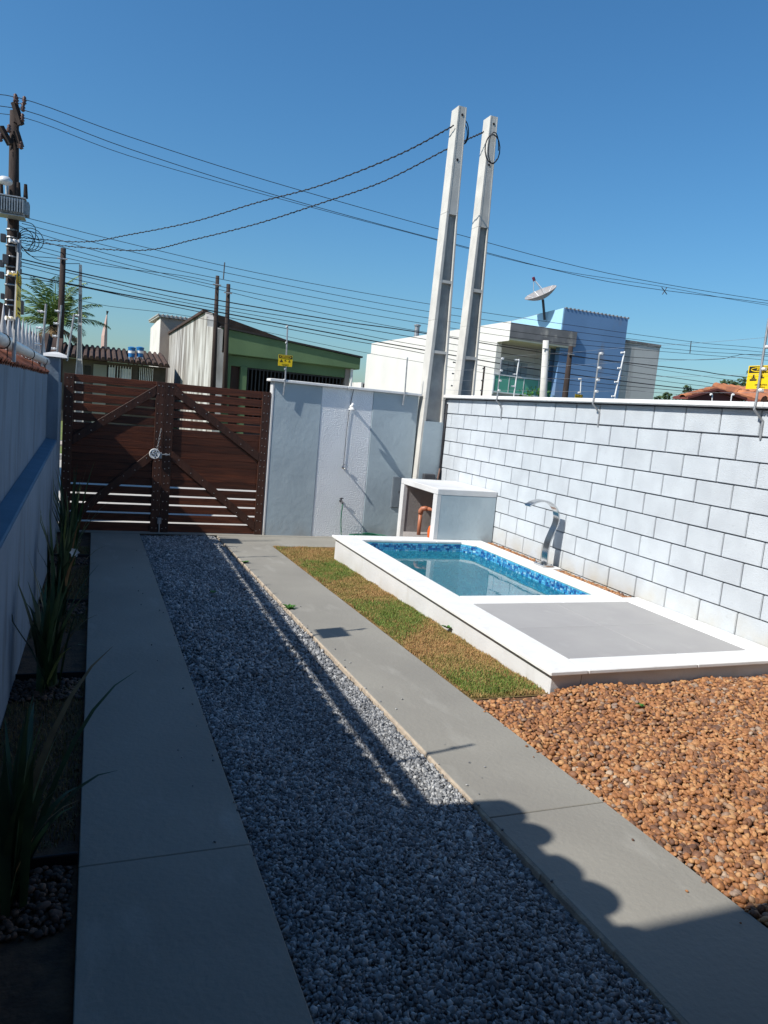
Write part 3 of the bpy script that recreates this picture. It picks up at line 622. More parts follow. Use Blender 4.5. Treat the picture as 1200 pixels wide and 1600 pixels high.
# finial spikes on neighbour fence
SPK=M('spike_paint',(.42,.43,.45),rough=.5)
sp=thing('finial_spike','white pointed fence finial behind the left wall, first from the gate','fence spike',(-.565,9.31,.10),'white fence spikes behind the left wall')
MB().tube([(-.565,9.31,-.3),(-.565,9.31,.2)],.009,6).build('rod',SPK,sp)
MB().lathe((-.565,9.31,.2),[(.010,0),(.024,.008),(.014,.022),(.012,.04),(.028,.06),(.026,.09),(.012,.2),(.001,.30)],8).build('spear_tip',SPK,sp,smooth=True)
names=['second','third','fourth','fifth','sixth','seventh','eighth','ninth','tenth','eleventh','twelfth','thirteenth']
for i in range(12):
    dup(sp,(-.60,9.31-.36*(i+1),  .15-.006*i+(.012 if i%2 else 0)),'white pointed fence finial behind the left wall, %s from the gate'%names[i])
# neighbour's dark roof piece & house
NH=thing('neighbour_house','neighbour house with brown tiled roof rising behind the left wall','house',(-4,0,-1.6))
NBRW=M('neighbour_house_wall',(.34,.30,.27),scale=2,bump=.2)
B(-6.5,-1.5,-6,2.0,-1.7,.9).build('house_wall',NBRW,NH)
MB().prism([(-6.9,.95),(-4.0,2.1),(-.66,.715),(-.66,.66),(-4,2.04),(-6.9,.9)],-6,2.12,'y').build('roof_deck',DTILE,NH)
for k in range(10):
    yy=2.12-.09-.2*k+(.0,.02,-.015,.01,-.02,.015,0,.01,0,0)[k]
    m=MB(); vs=[]
    for xx,z_ in ((-4.0,2.15),(-.58,.655)):
        vs+=[(xx,yy+(.098,.085,.09,.1,.08,.095,.09,.1,.09,.09)[k]*math.cos(a),z_+(.06,.085,.055,.09,.07,.06,.08,.07,.06,.08)[k]*math.sin(a)*(1-.25*math.cos(a))) for a in [math.pi*i/8 for i in range(9)]]
    m.add(vs,[(j,j+1,10+j,9+j) for j in range(8)]+[tuple(range(9)),tuple(range(9,18))[::-1]]); m.build('roof_tile',CLAY,NH)
B(-6,-1.2,-6,.72,.9,3.4).build('upper_storey',NBRW,NH)
# own porch behind and above the camera
NT=thing('sky_blocker','added unseen block left of the frame that darkens the shade','building',(-9,8,-1.7))  # unseen mass, added to block sky light and deepen the shade
B(-13,-6.2,1,9.6,-1.7,4.3).build('blocker_wall',NBRW,NT)
for k in range(4): B(-6.2,-6.17,1.6+2*k,2.7+2*k,1.2,2.4).build('window',DKGREY,NT)  # panes dressed onto the added blocker
OH=thing('porch','flat porch slab and house front behind the viewpoint','house',(2.2,-1.5,-1.55))
B(-.36,6.2,-6,.78,1.08,1.28).build('porch_slab',WHITE,OH,bevel=.01)
B(-.2,5.2,-6,-3.0,-1.6,1.08).build('house_wall',GREYW,OH)
# ================================================================= fence posts on block wall / front wall
fr_='electric fence posts on the block wall'
def bpost(y,z1,label,lean=0,n=4,side=(.0,-1,0)):
    x=XW-.075
    return fpost(label,(x-.0,y,.36),(x+lean,y,z1),n,side,fr_,base=[(XW-.005,y-.03,.06),(XW-.006,y-.03,.20),(x-.006,y,.285)],mat=GALV,r=.0095,ilen=.045,thick=.014,rows=[.12,.38,.65,.97][:n])
bpost(8.34,.83,'galvanised fence post on the block wall nearest the twin poles, bent at its foot',n=4)
bpost(6.36,.81,'galvanised bent fence post on the block wall in front of the blue house')
bpost(4.34,.98,'galvanised fence post on the block wall at the right edge holding the yellow sign')
fn='white fence posts of the plot behind the block wall'
fpost('short slanted white post with insulators behind the wall, in front of the green glass balcony',at(802,625,Y=10.2),at(811,561,Y=10.2),4,(-1,0,0),fn,mat=PLW,r=.011,ilen=.07,rows=[.03,.33,.62,.97])
fpost('slanted white post with four insulators behind the wall, in front of the blue facade',at(958,632,Y=8.6),at(976,549,Y=8.6),4,(-1,0,0),fn,mat=PLW,r=.011,ilen=.055,rows=[.15,.42,.68,.97])
fpost('small white post with two insulators behind the wall, above the tiny yellow sign',at(906,632,Y=9.5),at(908,591,Y=9.5),2,(-1,0,0),fn,mat=PLW,r=.009,ilen=.04,rows=[.45,.97])
fpost('tiny white stub post in front of the left part of the tiled porch roof',at(1112,640,Y=6.2),at(1113,616,Y=6.2),1,(-1,0,0),fn,mat=PLW,r=.006,ilen=.025,rows=[.98])
fpost('tiny white stub post in front of the middle of the tiled porch roof',at(1140,642,Y=5.9),at(1143.5,616,Y=5.9),1,(1,0,0),fn,mat=PLW,r=.006,ilen=.025,rows=[.98])
fpost('rusty dark post with small insulators between the farther pole and the balcony',at(751,630,Y=11),at(757,573,Y=11),4,(-1,0,0),fn,mat=OLDWOOD,ins=DKGREY,r=.016,ilen=.03,rows=[.1,.35,.62,.95])
fpost('dark fence post with small insulators half hidden behind the farther concrete pole',at(711,630,Y=11.2),at(717,560,Y=11.2),4,(-1,0,0),fn,mat=GALV,ins=DKGREY,r=.014,ilen=.10,rows=[.12,.38,.65,.9])
sign('warning_sign','yellow electric fence warning sign on the post at the right edge of the photo',(XW-.060,4.33,.535),(0,-1,0),(0,0,1),.285,.18)
sign('warning_sign','tiny yellow warning sign just above the block wall, in front of the blue house',at(904,623,Y=9.46),(1,0,0),(0,0,1),.14,.13)
ff='fence posts on the front wall'
fpost('slim fence post on the front wall by the gate, carrying the small yellow sign',(2.395,YF-.05,.33),(2.375,YF-.05,1.06),5,(-1,0,0),ff,base=[(2.385,YF-.045,.12)],r=.010,ilen=.02,rows=[.0,.2,.42,.68,.97])
sign('warning_sign','small yellow electric fence warning sign on the post of the front wall by the gate',(2.375,YF-.062,.585),(1,0,0),(0,0,1),.195,.15)
fpost('bare slim metal post on the front wall near the concrete pole',(4.175,YF-.05,.33),(4.165,YF-.05,.82),1,(0,-1,0),ff,base=[(4.165,YF-.045,.14)],r=.011,ilen=.01,rows=[.99])
tag(MB().tube([(3.40,YF-.02,.30),(3.385,YF-.01,.19),(3.375,YF-.008,.08)],.005,5).build('wall_cable',DKGREY,None,origin=(3.4,YF-.01,.08)),'thin dark cable hanging over the coping above the shower head','cable')
# thin fence wires over the block wall
for k,z in enumerate((.42,.56,.70,.84)):
    pts=[(XW-.075,y,z-.01*math.sin((y%2)*math.pi/2)) for y in [1+.5*i for i in range(19)]]
    tag(MB().tube(pts,.0011,4).build('fence_wire',GALV,None,origin=(XW-.075,5,z)),'thin electric fence wire strung over the block wall, %s up from the coping'%['first','second','third','fourth'][k],'fence wire')
# ================================================================= loose ground cover
np.random.seed(3)
def smooth(a,b,x): t=np.clip((x-a)/(b-a),0,1); return t*t*(3-2*t)
def stones(name,mat,x0,x1,y0,y1,sp,size,flat,zfun,protos,tilt,layers=1,jit=.45,szv=.25,keep=None):
    nx_=int((x1-x0)/sp); ny_=int((y1-y0)/sp); 
    gx,gy=np.meshgrid(x0+(np.arange(nx_)+.5)*sp,y0+(np.arange(ny_)+.5)*sp); P=[]
    for l in range(layers):
        x=gx.ravel()+np.random.uniform(-jit,jit,gx.size)*sp+(l*.5*sp); y=gy.ravel()+np.random.uniform(-jit,jit,gx.size)*sp+(l*.5*sp)
        k=(x>x0)&(x<x1)
        if keep is not None: k&=keep(x,y)
        x=x[k];y=y[k]
        P.append(np.stack([x,y,zfun(x,y)+np.random.uniform(-.35,.35,len(x))*size+l*size*.35],-1))
    P=np.concatenate(P); n=len(P)
    s=size*np.exp(np.random.normal(0,szv,n)); SC=np.stack([s*np.random.uniform(.8,1.35,n),s*np.random.uniform(.75,1.1,n),s*flat*np.random.uniform(.8,1.2,n)],-1)
    o=bulk(name,mat,protos,P,rotmats(n,tilt),SC); o['kind']='stuff'; return o,n
gzn=lambda x,y:-1.569-.028*y
und=lambda x,y:.008*np.sin(x*7+y*3.1)+.006*np.sin(y*5.3-x*4)
# crushed grey gravel
sheet('gravel_base',.585,1.59,[-1,9.93],[gz(-1)-.022,gz(9.93)-.022],M('gravel_dust',(.15,.155,.165),(.10,.105,.115),scale=30,rough=1,bump=.8,bscale=90))
crush=[ico(1,.38,.8,s) for s in range(8)]
GRAV=ramp_island('crushed_gravel',[(0,(.07,.072,.076)),(.35,(.155,.16,.168)),(.7,(.28,.283,.285)),(.93,(.40,.40,.395)),(1,(.56,.56,.54))],rough=.8,noise=.12)
zg=lambda x,y: gzn(x,y)-.006+und(x,y)*.8-.012*smooth(.1,0,np.minimum(x-.59,1.58-x))
o,n1=stones('crushed_gravel',GRAV,.60,1.575,1.05,4.2,.0140,.0090,.75,zg,crush,.7,layers=2)
o,n2=stones('crushed_gravel',GRAV,.60,1.575,4.2,9.9,.0185,.0125,.75,zg,crush,.7,layers=1)
print('gravel',n1,n2)
# orange river pebbles
PEB=ramp_island('river_pebbles',[(0,(.07,.04,.03)),(.15,(.16,.075,.04)),(.4,(.27,.115,.045)),(.65,(.36,.165,.065)),(.82,(.42,.23,.10)),(.9,(.20,.14,.11)),(1,(.50,.37,.25))],rough=.65,noise=.12,spec=.35)
kp=lambda x,y:(y>1.0)&(y>1.55+(x-2.2)*.904-.7)
rnd=[ico(2,.12,1,s+20) for s in range(6)]
zp=lambda x,y: gzn(x,y)-.012+und(x,y)*1.2+.045*smooth(2.9,3.7,y)*smooth(2.5,2.9,x)
sheet('pebble_base',2.172,5.2,[-1,2.5,3.2,3.72],[gz(-1)-.03,gz(2.5)-.03,gz(3.2)-.01,gz(3.72)+.0],M('pebble_dirt',(.14,.07,.035),scale=30,rough=1,bump=.8))
o,n3=stones('river_pebbles',PEB,2.185,4.83,.9,3.73,  .0215,.0128,.62,zp,rnd,.4,layers=1,jit=.5,szv=.22,keep=kp)
sel=lambda x,y:zp(x,y)+.012
o2,n4=stones('river_pebbles',PEB,2.185,4.83,.9,3.73,.0265,.0137,.6,sel,rnd,.45,layers=1,jit=.5,szv=.24,keep=kp)
print('pebbles',n3,n4)
for o_ in (o,o2): o_.data.shade_smooth()
mb=B(4.662,XW+.005,5.41,8.2,-1.9,DZ-.055); tag(mb.build('pebble_base',SOIL),kind='structure')
stones('river_pebbles',PEB,4.665,4.83,5.42,8.19,.022,.0135,.65,lambda x,y:-1.545+0*x,rnd,.5,layers=2,jit=.5)
# stray stones and straw on the concrete
def stray(name,mat,protos,boxes,n,size,flat,h=.016):
    P=[]
    for (x0_,x1_,y0_,y1_,side) in boxes:
        u=np.random.rand(n)**3; x=x0_+(x1_-x0_)*(u if side<0 else 1-u); y=np.random.uniform(y0_,y1_,n); P.append(np.stack([x,y,gzn(x,y)+h+0*x],-1))
    P=np.concatenate(P); k=len(P); s_=size*np.random.uniform(.4,1.1,k); o_=bulk(name,mat,protos,P,rotmats(k,.4),np.stack([s_,s_*.8,s_*flat],-1)); o_['kind']='stuff'
stray('stray_gravel',GRAV,crush,[(.40,.59,1.2,9.5,1),(1.585,1.8,1.2,9,-1)],45,.008,.7)
stray('stray_pebbles',PEB,rnd,[(2.02,2.17,1.3,3.7,1)],16,.010,.6)
# left bed: soil + pebble patches
sheet('planting_bed',-.385,-.002,[-2,9.9],[gz(-2)-.02,gz(9.9)-.02],DARKSOIL)
BEDP=ramp_island('bed_pebbles',[(0,(.03,.018,.015)),(.4,(.06,.035,.026)),(.8,(.11,.06,.04)),(1,(.2,.12,.08))],rough=.7,noise=.15)
for a,b in ((2.2,2.57),(4.15,4.5),(5.95,6.3),(7.95,8.3)):
    stones('bed_pebbles',BEDP,-.375,-.008,a,b,.022,.0125,.65,lambda x,y:gzn(x,y)-.008,rnd,.4)
    ed=thing('bed_edging','thin black plastic edging strip across the planting bed, %s'%{2.57:'nearest the viewer',4.5:'beside the second plant',6.3:'by the third plant',8.3:'closest to the gate'}[b],'edging',(-.19,b,gz(b)))
    B(-.375,-.004,b,b+.006,gz(b)-.05,gz(b)+.02).build('strip',BLACK,ed); MB().tube([(-.375,b+.003,gz(b)+.021),(-.004,b+.003,gz(b)+.021)],.005,6).build('bead',BLACK,ed)
# lawn
LAWN=bpy.data.materials.new('lawn_blades'); LAWN.use_nodes=True
def lawn_mat():
    return ramp_island('lawn_blades',[(0,(.30,.15,.06)),(.3,(.40,.23,.10)),(.5,(.36,.25,.10)),(.68,(.23,.19,.055)),(1,(.10,.135,.025))],rough=.75,noise=.42,spec=.2,nscale=3.2)
def blades(name,mat,x0,x1,y0,y1,n,h,w,zf,lean=.6,dens=None):
    x=np.random.uniform(x0,x1,n); y=np.random.uniform(y0,y1,n)
    if dens is not None:
        k=dens(x,y)>np.random.rand(n); x=x[k]; y=y[k]; n=len(x)
    a=np.random.rand(n)*2*np.pi; ln=np.random.uniform(0,lean,n); hh=h*np.random.uniform(.5,1.4,n); ww=w*np.random.uniform(.6,1.3,n); z=zf(x,y)
    d=np.stack([np.cos(a),np.sin(a),0*a],-1); s=np.stack([-np.sin(a),np.cos(a),0*a],-1)
    b=np.stack([x,y,z],-1); tip=b+d*(np.sin(ln*1.3)*hh)[:,None]+np.array([0,0,1.])*(np.cos(ln*1.3)*hh)[:,None]
    mid=b+d*(np.sin(ln*.6)*hh*.55)[:,None]+np.array([0,0,1.])*(np.cos(ln*.6)*hh*.55)[:,None]
    v=np.stack([b-s*ww[:,None]/2,b+s*ww[:,None]/2,mid+s*ww[:,None]/2.4,mid-s*ww[:,None]/2.4,tip],1).reshape(-1,3)
    i=(np.arange(n)*5)[:,None]; f=np.concatenate([i+np.array([[0,1,2]]),i+np.array([[0,2,3]]),i+np.array([[3,2,4]])],1).reshape(-1,3)
    me=bpy.data.meshes.new(name); me.vertices.add(len(v)); me.vertices.foreach_set('co',v.astype(np.float32).ravel())
    me.loops.add(f.size); me.loops.foreach_set('vertex_index',f.astype(np.int32).ravel()); me.polygons.add(len(f)); me.polygons.foreach_set('loop_start',np.arange(0,f.size,3,dtype=np.int32)); me.update(calc_edges=True); me.materials.append(mat)
    o=bpy.data.objects.new(name,me); col.objects.link(o); return tag(o,kind='stuff')
sheet('lawn_soil',2.172,2.745,[3.74,9.12],[gz(3.74)-.002,gz(9.12)-.002],THATCH)
LM=lawn_mat()
sheet('lawn_soil',2.745,3.9,[8.36,9.12],[gz(8.36)-.002,gz(9.12)-.002],THATCH)

edge=lambda x,y: np.clip((x-2.172+.02*np.sin(y*23))/.03,0,1)
blades('lawn_grass',LM,2.175,2.742,3.755,9.12,120000,.024,.0042,lambda x,y:gzn(x,y)-.004+.006*np.sin(x*19)*np.sin(y*13),1.25,edge)
blades('lawn_grass',LM,2.74,3.5,8.37,9.12,16000,.024,.0042,lambda x,y:gzn(x,y)-.004,1.25)
def vn(x,y,s): return np.sin(x*s*1.3+np.sin(y*s*.9)*1.7)+np.sin(y*s+np.sin(x*s*1.1+2)*1.3)
gden=lambda x,y: np.clip(.08+.6*vn(x+1,y,3.4),0,.95)
GREENB=ramp_island('green_lawn_blades',[(0,(.22,.23,.055)),(.5,(.13,.19,.035)),(1,(.08,.15,.025))],rough=.6,noise=.2,spec=.25,nscale=3)
blades('lawn_grass',GREENB,2.2,2.735,3.8,9.08,60000,.030,.0042,lambda x,y:gzn(x,y)+.0,1.1,gden)
blades('bed_grass',ramp_island('bed_turf',[(0,(.20,.105,.045)),(.5,(.14,.10,.04)),(1,(.06,.09,.025))],rough=.8,noise=.3),-.375,-.008,1.2,9.5,26000,.03,.004,lambda x,y:gzn(x,y)-.02,1.1,lambda x,y:(vn(x,y,2.2)>-.2)*.8)
# gravel and lawn weeds
WEED=M('weed_leaf',(.07,.18,.03),(.04,.12,.02),scale=40,rough=.5)
def weed(loc,label,s=1,n=9):
    t=thing('weed',label,'weed',loc); c=Vector(loc)
    for i in range(n):
        a=i*2.4; L_=s*R.uniform(.035,.06); d=Vector((math.cos(a),math.sin(a),0)); q=Vector((-d.y,d.x,0)); up=Vector((0,0,R.uniform(.35,.9)))
        p=[c,c+d*L_*.4+up*L_*.5+q*L_*.28,c+d*L_+up*L_*.6,c+d*L_*.4+up*L_*.5-q*L_*.28]
        MB().add(p,[(0,1,2),(0,2,3)]).build('leaf',WEED,t)
    return t
weed((1.60,5.95,gz(5.95)+.01),'small green weed at the gravel edge beside the path, in the middle distance',1.3,12)
weed((1.60,7.98,gz(7.98)+.01),'small green weed at the gravel edge near the gate')
weed((1.05,6.6,gz(6.6)),'small weed in the shaded middle of the gravel strip',.9,7)
weed((2.72,5.16,gz(5.16)+.03),'small upright green weed against the white pool wall',1.2,9)
weed((3.15,3.38,-1.63),'tiny green sprout in the orange pebbles near the pool corner',.6,6)
# concrete edge trim (raw lip of the slab)
for i in range(1):
    m=MB(); y=-1.0
    while y<9.8:
        l=R.uniform(.03,.09); w=R.uniform(.004,.013); m.hexa([(1.583-w,y,gz(y)-.05),(1.5845,y,gz(y)-.05),(1.5845,y+l,gz(y)-.05),(1.583-w,y+l,gz(y)-.05),(1.583-w*.6,y,gz(y)+.002),(1.5845,y,gz(y)+.010),(1.5845,y+l,gz(y)+.010),(1.583-w*.6,y+l,gz(y)+.002)]); y+=l
    tag(m.build('slab_lip',CONCE),kind='structure')
# ================================================================= strap leaved plants
LEAFM=[M('strap_leaf',(.045,.085,.03),(.03,.055,.02),scale=12,rough=.5,rand=.35,spec=.4),M('strap_leaf_yellowing',(.11,.13,.035),(.06,.09,.03),scale=12,rough=.5,rand=.3,spec=.4),M('strap_leaf_dead',(.24,.15,.07),(.15,.09,.045),scale=12,rough=.8,rand=.3)]
def strap_plant(x,y,n,L_,label,seed,dirs=None,flower=False):
    rr=random.Random(seed); z=gz(y)-.01; t=thing('strap_leaf_plant',label,'plant',(x,y,z),'strap leaved plants along the left wall')
    for i in range(n):
        a=rr.uniform(0,2*math.pi); th=rr.uniform(.05,.62) if rr.random()>.22 else rr.uniform(.6,1.25)
        if dirs and i<len(dirs): a,th,Lx=dirs[i]
        else: Lx=L_*rr.uniform(.65,1.1)
        dx=Vector((math.cos(a)*.75,math.sin(a),0)); b=Vector((x+rr.gauss(0,.025),y+rr.gauss(0,.04),z)); w=rr.uniform(.012,.019); q=Vector((-dx.y,dx.x,0)).normalized()
        K=7; vs=[]; p=b.copy(); ang=th*.35
        for k in range(K+1):
            f=k/K; ww=w*(1-f**2.2)*(.7+.6*min(f*3,1)*.5)+.0006
            nrm=Vector((0,0,1)); vs+=[p-q*ww,p+dx*(.003*(1-f))-nrm*.0,p+q*ww]
            ang=th*.35+th*1.25*f*f+.05; 
            p=p+(dx*math.sin(ang)+Vector((0,0,1))*math.cos(ang))*(Lx/K)
            if p.x<LX+.015: p.x=LX+.015
        MB().add(vs,[(k*3+j,k*3+j+1,k*3+4+j,k*3+3+j) for k in range(K) for j in range(2)]).build('leaf',LEAFM[2] if (th>.75 and rr.random()<.45) else LEAFM[1] if rr.random()<.12 else LEAFM[0],t,smooth=True)
    if flower:
        c=Vector((x+.10,y-.05,z+.50)); MB().tube([(x,y,z),(x+.05,y-.02,z+.3),c],.004,5).build('flower_stem',LEAFM[0],t)
        for i in range(6):
            a=i*math.pi/3; d=Vector((math.cos(a),-.3,math.sin(a))); q=Vector((-math.sin(a),0,math.cos(a))); L2=.038
            MB().add([c,c+d*L2*.6+q*L2*.35,c+d*L2,c+d*L2*.6-q*L2*.35],[(0,1,2),(0,2,3)]).build('petal',PLW,t)
    return t
strap_plant(-.20,2.40,34,.62,'nearest clump of dark strap leaves, one pair of leaves reaching over the concrete path',11,[(.75,.95,.95),(.62,1.05,.9),(-.2,.9,.5)])
strap_plant(-.20,4.35,34,.72,'second clump of dark strap leaves along the left wall, rising from brown pebbles',12,[(.3,1.0,.55)])
strap_plant(-.21,5.95,34,.85,'third clump of strap leaves, bearing a small white flower',13,[(.2,.9,.7),(-.1,1.0,.6)],flower=True)
strap_plant(-.19,7.9,40,1.0,'farthest and tallest clump of strap leaves, in front of the gate',14,[(.1,.9,.9),(-.3,.9,.8)])
# ================================================================= utility pole and wires
UY=20.0
UP=thing('utility_pole','tall dark wooden utility pole with crossarms and transformer, at the left edge','utility pole',(-1.95,UY,-1.6))
MB().tube([at(16,640,Y=UY),at(18,510,Y=UY),at(21,330,Y=UY),at(22.5,174,Y=UY)],[.17,.165,.12,.095],12).build('pole_shaft',OLDWOOD,UP,smooth=True)
def ubox(name,p,q,w,mat=OLDWOOD,par=UP,dy=0): 
    p=at(*p,Y=UY-.12+dy); q=at(*q,Y=UY-.12+dy); return MB().tube([p,q],w,4).build(name,mat,par)
ubox('crossarm',(22,160),(33,195),.075,dy=-.05); ubox('crossarm',(25,205),(33,230),.07,dy=-.05); ubox('crossarm',(1,198),(16,226),.075,dy=-.05); ubox('brace',(22,190),(31,196),.03); ubox('lamp_arm',(12,345),(10,290),.028,GALV)
for i,(x,y) in enumerate([(24,153),(26,157),(38,157),(36,168),(35,184),(14,201),(1,215),(33,227)]):
    MB().lathe(at(x,y,Y=UY-.2),[(.02,-.09),(.055,-.06),(.03,-.03),(.055,0),(.03,.03),(.045,.06),(.02,.09)],8).build('insulator',M('brown_insulator',(.10,.05,.04),rough=.4) if i==0 else bpy.data.materials['brown_insulator'],UP,smooth=True)
for (a,b) in (((30,161),(38,163)),((30,169),(38,169)),((27,230),(36,228)),((1,216),(8,218)),((2,203),(14,202))): ubox('pin',a,b,.012,GALV)
# street lamp
c=at(8,283,Y=UY-.5); MB().lathe(c,[(.03,.10),(.09,.09),(.15,.03),(.155,-.02),(.13,-.06),(.05,-.08)],14).build('lamp_head',ALU,UP,smooth=True)
# transformer
TR=thing('transformer','grey ribbed transformer hung on the utility pole','transformer',at(21,342,Y=UY-.45))
a=at(0,307,Y=UY-.45); b=at(40,340,Y=UY-.45); zt_,zb_=a.z,b.z
B(a.x-.05,b.x-.02,UY-.62,UY-.18,zb_,zt_).build('tank',GALV,TR,bevel=.02); B(a.x-.08,b.x+.01,UY-.65,UY-.15,zt_,zt_+.03).build('lid',GALV,TR,bevel=.005); B(a.x-.06,b.x-.01,UY-.63,UY-.17,zb_-.03,zb_).build('base_rim',GALV,TR,bevel=.005)
for k in range(10):
    x=a.x+.0+k*(b.x-a.x)/10; B(x,x+.022,UY-.74,UY-.62,zb_+.04,zt_-.04).build('cooling_fin',GALV,TR)
for k in range(4):
    y=UY-.58+k*.1; B(b.x-.02,b.x+.07,y,y+.022,zb_+.04,zt_-.04).build('cooling_fin',GALV,TR)
for x_,y_ in ((29,300),(40,303),(2,300)): MB().tube([at(x_,y_+7,Y=UY-.4),at(x_,y_-15,Y=UY-.4)],[.05,.035],8).build('bushing',OLDWOOD,TR)
# bands and hardware on the lower shaft
for y_ in (360,372,385,402,418,432,446,470,478,488,500): 
    r_=.125+.04*(y_-345)/150; c=at(19.5-(y_-345)*.012,y_,Y=UY); MB().lathe(c,[(r_+.004,-.018),(r_+.012,0),(r_+.004,.018)],12).build('steel_band',GALV,UP)
for x_,y_,w_ in ((5,372,.07),(30,368,.05),(28,390,.06),(31,398,.05),(3,412,.06),(30,412,.06),(3,430,.06),(31,424,.05),(9,405,.08),(30,480,.12),(4,463,.05),(2,500,.05)):
    c=at(x_,y_,Y=UY-.2); m=MB(); m.box(c.x-w_*.8,c.x+w_*.8,c.y-w_,c.y+w_,c.z-w_*1.3,c.z+w_*1.3); m.build('cable_fitting',DKGREY,UP,bevel=.01)
def wire(label,pts,r=.011,Y=UY,sag=None,n=14,twist=0,Ys=None):
    P=[at(x,y,Y=(Ys[i] if Ys else Y)) for i,(x,y) in enumerate(pts)]
    P=cr([tuple(p) for p in P],6) if len(P)>2 else [tuple(P[0]+(P[1]-P[0])*i/n) for i in range(n+1)]
    r=r*.8; m=MB().tube(P,r,5)
    if twist:
        Q=[];L_=0
        PP=[Vector(p) for p in P]; D=[]
        for i in range(len(PP)-1):
            for k in range(10): D.append(PP[i].lerp(PP[i+1],k/10))
        D.append(PP[-1]); 
        Q=[p+Vector((0,math.cos(i*1.1),math.sin(i*1.1)))*twist for i,p in enumerate(D)]; m.tube(Q,r*.8,4)
    o=m.build('overhead_cable',BLACK,None,origin=P[0],smooth=True); return tag(o,label,'cable','overhead cables across the street')
wire('topmost overhead cable, from the pole top down to the right edge',[(-60,148),(30,153),(200,213),(420,283),(700,362),(950,427),(1200,470),(1500,513)])
wire('second overhead cable from the pole top, just below the topmost',[(-60,163),(40,173),(200,232),(420,302),(690,376),(950,440),(1200,474),(1500,516)])
wire('third overhead cable from the pole top, ending left of the farther concrete pole',[(-60,176),(38,184),(200,243),(420,306),(640,364),(850,418),(1030,447),(1200,477),(1500,520)],r=.009)
Lw=[[(40,340),(200,380),(400,426),(640,470),(850,502),(1080,534),(1200,545),(1500,575)],
[(34,349),(200,392),(400,436),(640,482),(850,512),(1080,541),(1200,551),(1500,583)],
[(30,356),(200,405),(400,447),(640,492),(850,524),(1080,548),(1200,557),(1500,588)],
[(28,366),(200,414),(400,459),(640,502),(850,533),(1080,553),(1200,563),(1500,592)],
[(30,378),(150,408),(300,442),(450,478),(640,515),(850,548),(1080,585),(1200,600),(1500,632)]]
for k,p in enumerate(Lw): wire('thin power cable from the pole at transformer height, %s of the five from above'%['first','second','third','fourth','fifth'][k],p,r=.009)
Tw=[[(30,404),(150,432),(300,462),(520,500),(640,517),(850,551),(1080,578),(1170,590),(1500,622)],
[(30,409),(150,436),(300,470),(520,506),(640,526),(850,562),(1080,594),(1170,606),(1500,637)],
[(28,414),(150,444),(300,475),(520,514),(640,537),(850,570),(1080,601),(1200,612),(1500,645)],
[(28,426),(150,452),(300,480),(520,521),(640,543),(850,579),(1080,608),(1200,616),(1500,649)],
[(28,434),(120,447),(300,485),(520,527),(640,548),(850,589),(1080,612),(1200,620),(1500,653)],
[(24,440),(150,475),(300,495),(520,541),(640,563),(850,596),(1080,618),(1200,626),(1500,658)]]
for k,p in enumerate(Tw): wire('lower telephone cable along the street, %s of the six from above'%['first','second','third','fourth','fifth','sixth'][k],p,r=(.018,.012,.010,.020,.012,.007)[k])
wire('slack cable crossing the power cables above the tiled porch at right',[(850,545),(960,556),(1060,562),(1125,561),(1150,556),(1200,554),(1500,560)],r=.011)
wire('twisted service cable from the nearer concrete pole down to the utility pole',[(709,196),(620,243),(500,290),(400,317),(300,347),(200,367),(130,378),(30,371)],r=.010,Ys=[9.95,11.2,13,14.5,16,17.5,18.6,20],twist=.014)
wire('twisted service cable from the farther concrete pole down to the utility pole',[(756,206),(700,232),(600,283),(500,318),(400,350),(300,375),(225,391),(120,386),(30,375)],r=.010,Ys=[10.5,11,12.2,13.4,14.7,16,17,18.6,20],twist=.014)
wire('slack cable from the utility pole to the first dark wooden pole beyond the gate',[(28,374),(45,398),(70,402),(98,404)],Ys=[20,20,20,19.4],r=.010)
wire('slack cable sagging to the thin concrete pole beyond the gate',[(26,378),(55,404),(90,411),(125,412)],Ys=[20,20,20,20],r=.010)
wire('service cable dropping to the dark pole left of the green house',[(28,384),(150,413),(280,430),(336,441)],r=.009,Ys=[20,20.3,20.8,21.2])
def coil(label,x,y,r,Y=UY-.3,n=3):
    c=at(x,y,Y=Y); m=MB()
    for k in range(n): m.tube([c+Vector(((r+.05*k)*math.cos(a),0,(r+.04*k)*math.sin(a)*1.05))+Vector((.04*k,0,.03*k)) for a in [i*math.pi/10 for i in range(21)]],.009,5,caps=False)
    return tag(m.build('cable_coil',BLACK,None,origin=c,smooth=True),label,'cable')
coil('loose coil of black cable hanging right of the utility pole',42,378,.17); 
tag(MB().tube(cr([tuple(at(x,y,Y=UY-.2)) for x,y in [(28,352),(44,360),(52,372),(46,388),(36,392),(33,384)]]),.009,5).tube(cr([tuple(at(x,y,Y=UY-.2)) for x,y in [(30,345),(50,350),(56,362),(52,380),(40,384)]]),.009,5).build('cable_coil',BLACK,None,origin=at(44,370,Y=UY-.2),smooth=True),'tangled cable loops beside the utility pole under the transformer','cable')
def spacer(x,y0,y1,label): tag(MB().tube([at(x,y0,Y=UY),at(x+(-2 if y1>y0 else 0),y1,Y=UY)],.016,5).build('cable_spacer',DKGREY,None,origin=at(x,y1,Y=UY)),label,'cable spacer')
tag(MB().tube([at(1034,449,Y=UY),at(1042,460,Y=UY)],.014,5).tube([at(1042,449,Y=UY),at(1035,460,Y=UY)],.014,5).build('cable_clamp',DKGREY,None,origin=at(1038,455,Y=UY)),'small crossed clamp on the upper cables above the grey house','cable clamp')
spacer(1080,533,552,'vertical spacer clamping the power cables above the tiled porch'); spacer(351,410,436,'vertical spacer on the power cables above the stained wall')
